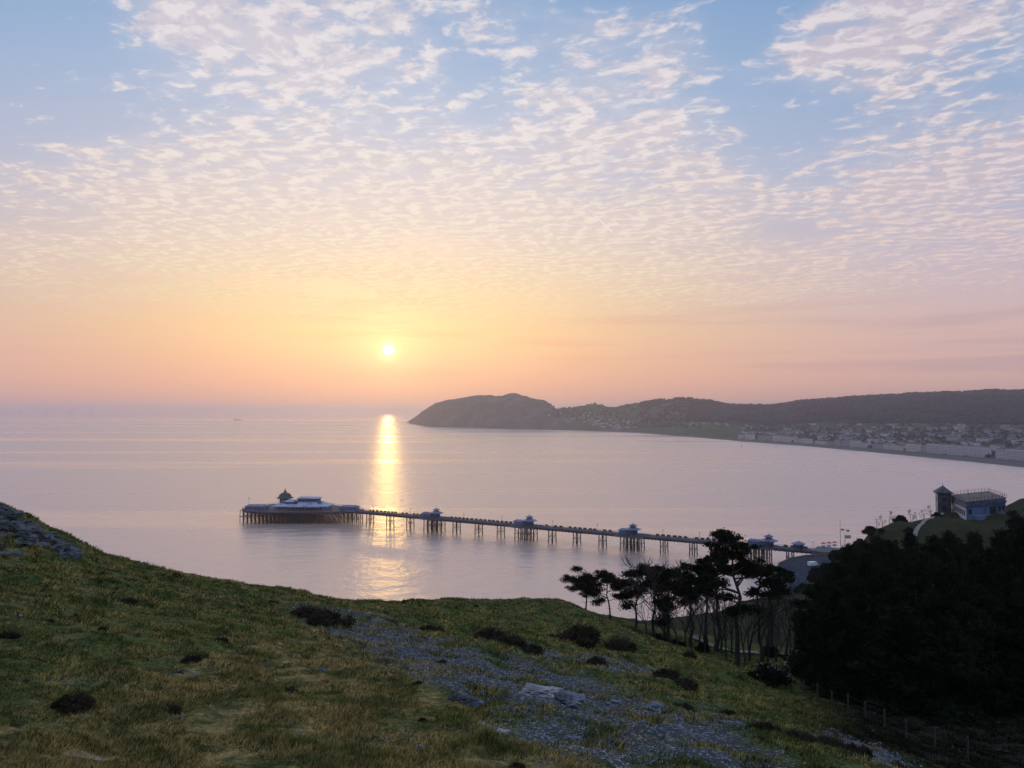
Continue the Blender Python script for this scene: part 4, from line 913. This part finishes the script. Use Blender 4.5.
for pr, px, Y, yt, lb in [(bT, 668, 100, 553, 'tall bare twiggy tree rising behind the dense pines'), (bB, 645, 104, 600, 'bare tree leaning over the gap of sea at the left pines'), (bC, 683, 100, 585, 'bare tree between dense pine and slender pine'), (bA, 697, 96, 592, 'bare tree left of the tallest pine'),
                          (bB, 712, 101, 588, 'thin bare tree close left of the tallest trunk'), (bC, 724, 92, 600, 'bare tree touching the tallest trunk'), (bB, 747, 94, 590, 'bare tree close right of the tallest trunk'), (bC, 772, 84, 612, 'spreading bare tree before the pale lawn path'),
                          (bA, 790, 98, 580, 'bare tree at the edge of the dark evergreens'), (bB, 803, 86, 600, 'thin bare tree against the dark evergreens'), (bA, 812, 240, 566, 'distant bare tree below the curved road'), (bC, 800, 200, 578, 'distant bare tree beside the sea wall'), (bA, 608, 106, 618, 'small bare tree at the foot of the left pines')]:
    x, y = gp(px, Y); Hn = max((v[2] for ch in pr.children for v in [c.co for c in ch.data.vertices])); plant_tree(pr, px, Y, lb, 'bare tree', 'bare trees among the pines', s=hgt(px, Y, yt) / Hn)
for i, (px, Y, yt) in enumerate(bmore):
    pr = [bA, bB, bC][i % 3]; Hn = max((v[2] for ch in pr.children for v in [c.co for c in ch.data.vertices]))
    plant_tree(pr, px, Y, 'thin leafless tree among the pine trunks, number %d from the left' % (1 + sorted(b3[0] for b3 in bmore).index(px)), 'bare tree', 'bare trees among the pines', s=hgt(px, Y, yt) / Hn)
# dark evergreen wood on the right
eP = [bushy(41, 15, 5.0, cone=.62), bushy(42, 15, 4.8, cone=.95), bushy(43, 15, 5.4, cone=.75)]
EV = [(822, 80, 584), (834, 98, 566), (838, 74, 585), (846, 112, 548), (862, 86, 560), (874, 120, 540), (884, 72, 575), (892, 100, 548), (908, 126, 536), (914, 82, 560), (930, 108, 540), (945, 132, 534), (944, 74, 570), (962, 92, 548), (975, 120, 538), (990, 80, 552), (1002, 104, 536), (1015, 130, 520), (1024, 84, 532), (1046, 100, 512), (1075, 90, 520), (1056, 74, 560), (1110, 84, 520), (858, 150, 545), (1035, 150, 512), (900, 62, 610), (985, 64, 600), (1040, 62, 600), (940, 60, 620)]
EV.sort()
for i, (px, Y, yt) in enumerate(EV):
    s = hgt(px, Y, yt) / 15.0 * 1.02; dep = 'front' if Y < 84 else ('middle' if Y < 115 else 'rear')
    o = plant_tree(eP[i % 3], px, Y, 'dark evergreen, number %d from the left in the black wood, %s rank' % (i + 1, dep), 'evergreen tree', 'evergreens of the dark wood', s=s)
    if s > 1.15: o.scale = (1.1, 1.1, s)
    if s < .75: o.scale = (.85, .85, s)
# undergrowth and shrubs
un = [shrub(51, 1.6, 1.6, 'leaf', 'bush', 420, .10), shrub(52, 1.4, 1.2, 'leaf', 'bush', 420, .10)]
for i, (px, Y, s) in enumerate([(655, 100, 1.0), (675, 98, .9), (700, 94, .6), (808, 78, 1.2), (820, 72, 1.3), (835, 66, 1.2), (768, 102, .9), (800, 190, 1.6), (815, 200, 2.0), (826, 215, 2.4), (780, 185, 1.3), (836, 225, 2.2), (845, 235, 2.0), (806, 175, 1.8), (818, 160, 1.8), (796, 150, 1.2)]):
    plant_tree(un[i % 2], px, Y, 'dark rounded bush in the hollow, number %d counted from the camera outwards' % (1 + sorted([100, 98, 94, 78, 72, 66, 102, 190, 200, 215, 185, 225, 235, 175, 160, 150]).index(Y)), 'bush', 'bushes in the hollow', s=s)
hb = bare(61, 4, 'bare_shrub', .7, 4); Hh = 3.6
for i, (px, Y) in enumerate([(874, 240), (880, 243), (887, 243), (893, 245), (900, 246), (908, 247), (914, 248), (922, 249), (929, 250)]):
    plant_tree(hb, px, Y, 'bare shrub on the headland skyline, number %d from the left towards the tower' % (i + 1), 'shrub', 'bare shrubs on the headland skyline', s=1.0 + .25 * (i % 3))
for i, (px, Y, s) in enumerate([(898, 243, 1.5), (934, 249, 1.1), (868, 238, 1.6), (858, 232, 1.8)]):
    plant_tree(un[0], px, Y, 'dark round bush on the headland skyline, number %d from the nearest to the tower' % (1 + [934, 898, 868, 858].index(px)), 'bush', 'round bushes on the headland', s=s)
rgx = random.Random(12)
for i in range(46):
    px = rgx.uniform(850, 1024); Y = rgx.uniform(190, 238)
    if 896 < px < 942 and rgx.random() < .7: continue
    plant_tree(un[i % 2] if i % 3 else hb, px, Y, 'low dark scrub on the headland slope below the building', 'shrub', 'scrub on the headland slope', s=rgx.uniform(.5, 1.3))
# gorse and heather on the near slope
gA = shrub(71, 1.0, .55, per=240, tw=1.7); gB = shrub(72, 1.0, .42, per=200, tw=1.9); gC = shrub(73, 1.0, .65, per=240, tw=1.6)
# ground distance for a photo position, by marching the sight line over the hillside
_fy = np.exp(np.linspace(math.log(8), math.log(300), 500))
def hit(px, py):
    xs_ = (px - 512) / F * _fy / cosP; gz_ = tz(xs_, _fy); u_ = (384 - py) / F; k = (sinP + u_ * cosP) / (cosP - u_ * sinP); rz_ = CAMZ + k * _fy
    w_ = np.where(rz_ <= gz_ + .05)[0]
    return float(_fy[w_[0]]) if len(w_) else None
G = [(330, 627, 26, 'wide dark gorse bush above the upper edge of the scree'), (308, 622, 20, 'low dark gorse beside the wide bush above the scree'), (432, 629, 14, 'small gorse bush in the middle of the scree top'), (490, 642, 18, 'left gorse of the dark row below the green crest'), (510, 648, 20, 'middle gorse of the dark row below the green crest'), (530, 653, 14, 'right gorse of the dark row below the green crest'),
     (578, 646, 26, 'largest round dark bush on the green slope'), (618, 652, 20, 'low dark bush right of the largest round bush'), (594, 667, 14, 'small dark bush at the pale stone patch'), (664, 682, 18, 'brown heather clump left of the trio by the shoulder edge'), (682, 690, 16, 'brown heather clump middle of the trio by the shoulder edge'), (680, 702, 13, 'brown heather clump lowest of the trio by the shoulder edge'),
     (725, 712, 10, 'tiny brown heather clump near the shoulder edge'), (760, 735, 22, 'large russet heather bush on the lower right slope'), (790, 728, 13, 'small russet heather behind the large russet bush'), (795, 748, 20, 'dark heather low on the right slope'), (825, 757, 22, 'dark heather nearest the bottom right shoulder'), (850, 764, 18, 'dark heather at the bottom edge right'),
     (222, 641, 12, 'small dark gorse on the left slope nearest the crest'), (196, 665, 13, 'dark gorse on the left slope right of centre'), (80, 708, 22, 'big dark spiky gorse low on the left slope'), (178, 578, 7, 'tiny gorse on the left skyline'), (130, 601, 11, 'low gorse halfway up the left slope'), (290, 690, 12, 'low heather clump in the dry grass'), (15, 640, 13, 'dark clump at the left edge of the grass'), (175, 712, 13, 'low brown clump at the centre of the left slope'), (515, 770, 12, 'low dark clump at the bottom edge')]
for i, (px, py, wpx, lb) in enumerate(G):
    Y = hit(px, py)
    if Y is None: Y = 60
    s = wpx * Y / F * 1.0; o = plant_tree([gA, gB, gC][i % 3], px, Y, lb, 'bush', 'gorse and heather on the hillside', s=s, dz=-.05)
rgt = random.Random(77)
for i in range(44):
    px = rgt.uniform(-20, 900); py = rgt.uniform(590, 766); Y = hit(px, py)
    if Y is None or Y > 90 or (px > 700 and py < 700): continue
    plant_tree([gA, gB, gC][i % 3], px, Y, 'small ragged brown heather tuft scattered in the turf', 'bush', 'scattered heather tufts', s=rgt.uniform(3, 8) * Y / F, dz=-.04)
# pale flowering bush
fb = shrub(81, 1.7, 1.3, 'leaf', 'flowering_bush', 260, .09); bl = MB(); rg = random.Random(4)
for i in range(16):
    az = rg.uniform(0, 6.28); r_ = 1.5 * math.sqrt(rg.random()); bl.lathe((math.cos(az) * r_, math.sin(az) * r_, 1.35 * (1 - (r_ / 1.8) ** 2) + .1), [(.02, 0), (.07, .05), (.02, .1)], 5)
bl.build('blossom', M['path'], fb); plant_tree(fb, 766, hit(766, 684) or 76, 'bush dotted with pale blossom at the foot of the spreading bare tree', 'bush', s=1.4)
# slender bare stems in the grass (bottom)
stt = bare(91, 1.3, 'bare_sapling', .3, 3, .008, .003); plant_tree(stt, 357, 13.2, 'thin leafless sapling at the bottom edge in dry grass', 'sapling', s=.9)

# sign board and picnic-ish board, fence
def post_fence(pts, label, hgt_=1.25):
    root = empty('wire_fence', (pts[0][0], pts[0][1], 0)); ps = []
    for a_, b2 in zip(pts[:-1], pts[1:]):
        a_ = Vector(a_); b2 = Vector(b2); n_ = max(1, int((b2 - a_).length / 2.4)); ps += [a_.lerp(b2, i / n_) for i in range(n_)]
    ps.append(Vector(pts[-1])); last = None; wm = MB()
    for p in ps:
        z_ = ground(p.x, p.y); x, y = p.x - pts[0][0], p.y - pts[0][1]; mb = MB(); mb.box((x, y, z_ - .3), (.10, .10, hgt_ + .3), random.random()); mb.build('post', M['post'], root)
        if last:
            for h_ in (.35, .7, 1.1): wm.tube((last[0], last[1], last[2] + h_), (x, y, z_ + h_), .008, n=3, cap=False)
        last = (x, y, z_)
    wm.build('wire', M['iron'], root); return tag(root, label, 'fence')
post_fence([gp(800, 66), gp(860, 56), gp(900, 50), gp(960, 44), gp(1024, 40), gp(1080, 38)], 'post and wire fence below the dark evergreens')
post_fence([gp(668, 100), gp(690, 98), gp(712, 94)], 'short post fence on the ledge left of the tallest pine', 1.1)
bx_, by_ = gp(783, 80); sb = empty('notice_board', (bx_, by_, ground(bx_, by_)), .3); tag(sb, 'small pale notice board on a post beside the blossom bush', 'notice board')
mb = MB(); mb.box((0, 0, -.2), (.12, .12, 1.5)); mb.build('post', M['post'], sb); mb = MB(); mb.box((0, -.08, 1.1), (.7, .06, .4)); mb.build('board', M['vanwhite'], sb)
lx, ly = gp(787, 92); lp_ = empty('street_lamp', (lx, ly, ground(lx, ly))); mb = MB(); mb.tube((0, 0, -.2), (0, 0, 7.5), .09, .05, 8); mb.build('post', M['iron'], lp_); mb = MB(); mb.lathe((0, 0, 7.4), [(.08, 0), (.25, .15), (.2, .4), (.03, .5)], 8); mb.build('lantern', M['iron'], lp_); tag(lp_, 'thin lamp post in the hollow beside the dark wood', 'street lamp')

# ------------------------------------------------------------------ rocks
def rock_mesh(name, seed, rough=.75, sub=4):
    import bmesh
    bm = bmesh.new(); bmesh.ops.create_icosphere(bm, subdivisions=sub, radius=1)
    for v in bm.verts:
        p = v.co + Vector((seed * 7.3, 0, 0)); c = noise.cell(p * 2.2); v.co *= 1 + rough * (noise.noise(p * 1.3) + .5 * noise.noise(p * 3.7) + .3 * noise.noise(p * 9)) + .16 * (c - .5)
    me = bpy.data.meshes.new(name); bm.to_mesh(me); bm.free(); return me
RK = [(541, 697, 38, .17, 'palerock', 'broad pale flat slab in the scree'), (566, 712, 30, .4, 'rock', 'dark boulder below the broad pale slab'), (459, 702, 16, .6, 'rock', 'blue-grey boulder left of the slab'), (470, 709, 22, .3, 'rock', 'low dark boulder beneath the blue-grey boulder'), (655, 712, 26, .4, 'rock', 'grey boulder on the right half of the scree'),
      (614, 703, 14, .4, 'rock', 'small grey boulder between slab and right boulder'), (325, 672, 9, .6, 'rock', 'small lone rock on the upper left of the scree'), (500, 737, 14, .3, 'palerock', 'small pale rock in grass below the scree'), (572, 738, 16, .4, 'rock', 'low rock under the slab near the bottom'), (500, 676, 4, .9, 'palerock', 'tiny bright white stone on the scree'),
      (25, 617, 7, .5, 'palerock', 'tiny pale stone on the left slope'), (205, 598, 9, .4, 'rock', 'small grey rock near the left skyline'), (420, 745, 12, .3, 'palerock', 'little pale rock at the bottom centre')]
for i, (px, py, wpx, fl, mt_, lb) in enumerate(RK):
    Y = hit(px, py) or 30; x, y = gp(px, Y); s = wpx * Y / F / 2; o = link('boulder', rock_mesh('boulder', i + 1), M[mt_]); o.location = (x, y, ground(x, y) + s * fl * .6); o.scale = (s, s * .8, s * fl); o.rotation_euler = (0, 0, random.uniform(-.3, .3)); tag(o, lb, 'rock', 'rocks on the hillside')
# outcrop on the left skyline
out = empty('rock_outcrop', (*gp(20, 58), 0)); ox, oy = gp(20, 58); tag(out, 'broken grey limestone outcrop on the upper left skyline', 'rock')
rg = random.Random(9); acc = []
for i in range(240):
    px = rg.uniform(-60, 76); py = np.interp(px, [-60, 0, 75], [478, 508, 551]) + abs(rg.gauss(0, 1)) * 14 * (1.1 - max(px, 0) / 90) - 1
    Y = hit(px, py + 2) or 60; x, y = gp(px, Y); acc.append((x - ox, y - oy, ground(x, y), rg.uniform(.12, .62), i))
for i, (px, s_) in enumerate([(-20, 1.1), (2, .9), (14, 1.0), (26, .7), (38, 1.0), (46, 1.1), (54, .6), (60, .8), (66, 1.0), (71, .9), (76, .5), (32, .6), (8, .7)]):
    Y = float(np.interp(px, [-90, 0, 75], [63, 62, 58])) - 1; x, y = gp(px, Y); acc.append((x - ox, y - oy, ground(x, y) - .1, s_ * .62, 300 + i))
import bmesh as _bm
bmm = _bm.new()
for x, y, z, s, i in acc:
    r_ = _bm.ops.create_icosphere(bmm, subdivisions=2, radius=1)
    for v in r_['verts']:
        p = v.co + Vector((i * 3.1, 0, 0)); v.co = v.co * (1 + .9 * noise.noise(p * 1.4) + .2 * (noise.cell(p * 2) - .5)); v.co = Vector((x + v.co.x * s * 1.3, y + v.co.y * s, z + v.co.z * s * .7))
me = bpy.data.meshes.new('outcrop_rock'); bmm.to_mesh(me); bmm.free(); M['rubble'] = mat('dark_limestone_rubble', (0.10, 0.105, 0.12), (0.03, 0.035, 0.03), 1.2, .95, bump=.8, bscale=6)
link('outcrop_rock', me, M['rubble'], out)

# ------------------------------------------------------------------ grass and loose stones (uncountable)
def visible_pts(n, rmin, rmax, amax=46):
    a = np.radians(np.random.uniform(-amax, amax, n)); r_ = np.exp(np.random.uniform(math.log(rmin), math.log(rmax), n)); return r_ * np.sin(a), r_ * np.cos(a), r_
def gridz(x, y):
    """bilinear height from the hillside mesh itself"""
    a = np.arctan2(x, y); r_ = np.hypot(x, y); fi = (np.log(r_) - math.log(1.2)) / (math.log(520) - math.log(1.2)) * (nr - 1); fj = (a - ang_f[0]) / (ang_f[-1] - ang_f[0]) * (len(ang_f) - 1)
    i = np.clip(fi.astype(int), 0, nr - 2); j = np.clip(fj.astype(int), 0, len(ang_f) - 2); u_ = fi - i; v2 = fj - j; Z = gz.reshape(nr, na)
    return (Z[i, j] * (1 - u_) * (1 - v2) + Z[i + 1, j] * u_ * (1 - v2) + Z[i, j + 1] * (1 - u_) * v2 + Z[i + 1, j + 1] * u_ * v2)
NT_ = 300000
x, y, r_ = visible_pts(NT_, 7, 110)
z = gridz(x, y); qx, qy = proj(x, y, z); ms = blobmask(qx, qy, SCREE); pn = np.array([noise.noise(Vector((a_ / 1.4, b2 / 1.4, 2))) for a_, b2 in zip(x, y)])
keep = (ms < .25) | ((pn > 0.15) & (np.random.rand(NT_) < .45)) | (np.random.rand(NT_) < np.clip(.62 - ms * .5, .16, 1)); keep &= pn > -2
x, y, z, r_, qx, qy, pn = [q[keep] for q in (x, y, z, r_, qx, qy, pn)]; n = len(x)
K = 5; xx = np.repeat(x, K) + np.random.randn(n * K) * .05 * np.repeat(np.maximum(1, r_ / 25), K); yy = np.repeat(y, K) + np.random.randn(n * K) * .05 * np.repeat(np.maximum(1, r_ / 25), K); zz = gridz(xx, yy) - .02
hgh = (0.035 + .085 * np.random.rand(n * K)) * np.repeat(1 + np.clip(pn, -.5, 1) * 1.7, K) * np.repeat(np.clip(r_ / 30, 1, 1.6), K)
wd = .0095 * np.repeat(np.clip(r_ / 13, 1, 8), K) * (0.7 + .6 * np.random.rand(n * K)); th = np.random.rand(n * K) * 6.28; lx_ = np.random.randn(n * K) * .45 * hgh + .25 * hgh; ly_ = np.random.randn(n * K) * .45 * hgh
Vv = np.stack([np.stack([xx - wd * np.cos(th), yy - wd * np.sin(th), zz], 1), np.stack([xx + wd * np.cos(th), yy + wd * np.sin(th), zz], 1), np.stack([xx + lx_, yy + ly_, zz + hgh], 1)], 1).reshape(-1, 3)
me = np_mesh('grass', Vv, np.arange(3 * n * K).reshape(-1, 3))
gr_ = np.clip((qx - 330) / 200 + (640 - qy) / 60 * .4, 0, 1); gr_ = np.where(r_ > 60, np.maximum(gr_, .8), gr_ * .9); gr_[(x < -10) & (r_ < 75)] = .45
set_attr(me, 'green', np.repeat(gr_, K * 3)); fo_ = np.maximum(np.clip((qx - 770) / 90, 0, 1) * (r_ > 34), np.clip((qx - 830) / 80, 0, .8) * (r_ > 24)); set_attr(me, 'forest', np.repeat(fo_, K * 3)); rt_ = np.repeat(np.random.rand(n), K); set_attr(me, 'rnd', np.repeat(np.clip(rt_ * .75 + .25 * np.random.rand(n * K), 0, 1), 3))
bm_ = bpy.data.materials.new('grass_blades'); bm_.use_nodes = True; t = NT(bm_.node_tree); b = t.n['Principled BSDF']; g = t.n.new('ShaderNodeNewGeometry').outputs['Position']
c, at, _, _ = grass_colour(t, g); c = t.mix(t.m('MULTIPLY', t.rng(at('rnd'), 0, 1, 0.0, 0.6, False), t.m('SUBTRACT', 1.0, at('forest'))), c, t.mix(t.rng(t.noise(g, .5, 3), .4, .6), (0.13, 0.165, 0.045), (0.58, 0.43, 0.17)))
c = t.v('SCALE', c, sc=t.rng(at('rnd'), 0.1, 0.9, 0.16, 1.75, False))
t.put(b.inputs['Base Color'], c); b.inputs['Roughness'].default_value = .9; b.inputs['Specular IOR Level'].default_value = .05
tn = t.n.new('ShaderNodeBsdfTranslucent'); t.put(tn.inputs[0], c); mx = t.n.new('ShaderNodeMixShader'); mx.inputs[0].default_value = .45
t.l.new(b.outputs[0], mx.inputs[1]); t.l.new(tn.outputs[0], mx.inputs[2]); t.l.new(mx.outputs[0], [n for n in t.n if n.type == 'OUTPUT_MATERIAL'][0].inputs[0])
tag(link('grass', me, bm_), 'rough tussocky grass, part green and part straw, over the hillside', 'grass', kind='stuff')
# scree stones
NS_ = 160000
x, y, r_ = visible_pts(NS_, 8, 90, 40); z = gridz(x, y); qx, qy = proj(x, y, z); ms = blobmask(qx, qy, SCREE); pn = np.array([noise.noise(Vector((a_ / 1.1, b2 / 1.1, 9))) for a_, b2 in zip(x, y)])
keep = (ms * .9 + pn * .6 > .28) | (np.random.rand(NS_) < .001); x, y, z, r_ = [q[keep] for q in (x, y, z, r_)]
pts = [(a_, b2, c_ + .0, (0.012 + .035 * random.random() ** 4) * max(1, q / 26)) for a_, b2, c_, q in zip(x, y, z, r_)]
M['chips'] = mat('loose_limestone_chips', (0.38, 0.40, 0.48), (0.06, 0.07, 0.09), 6, .95, contrast=(.3, .7)); 
blobs('scree_stones', pts, M['chips'], 'loose blue-grey limestone chips scattered over the bare patch', 'stones', .6)
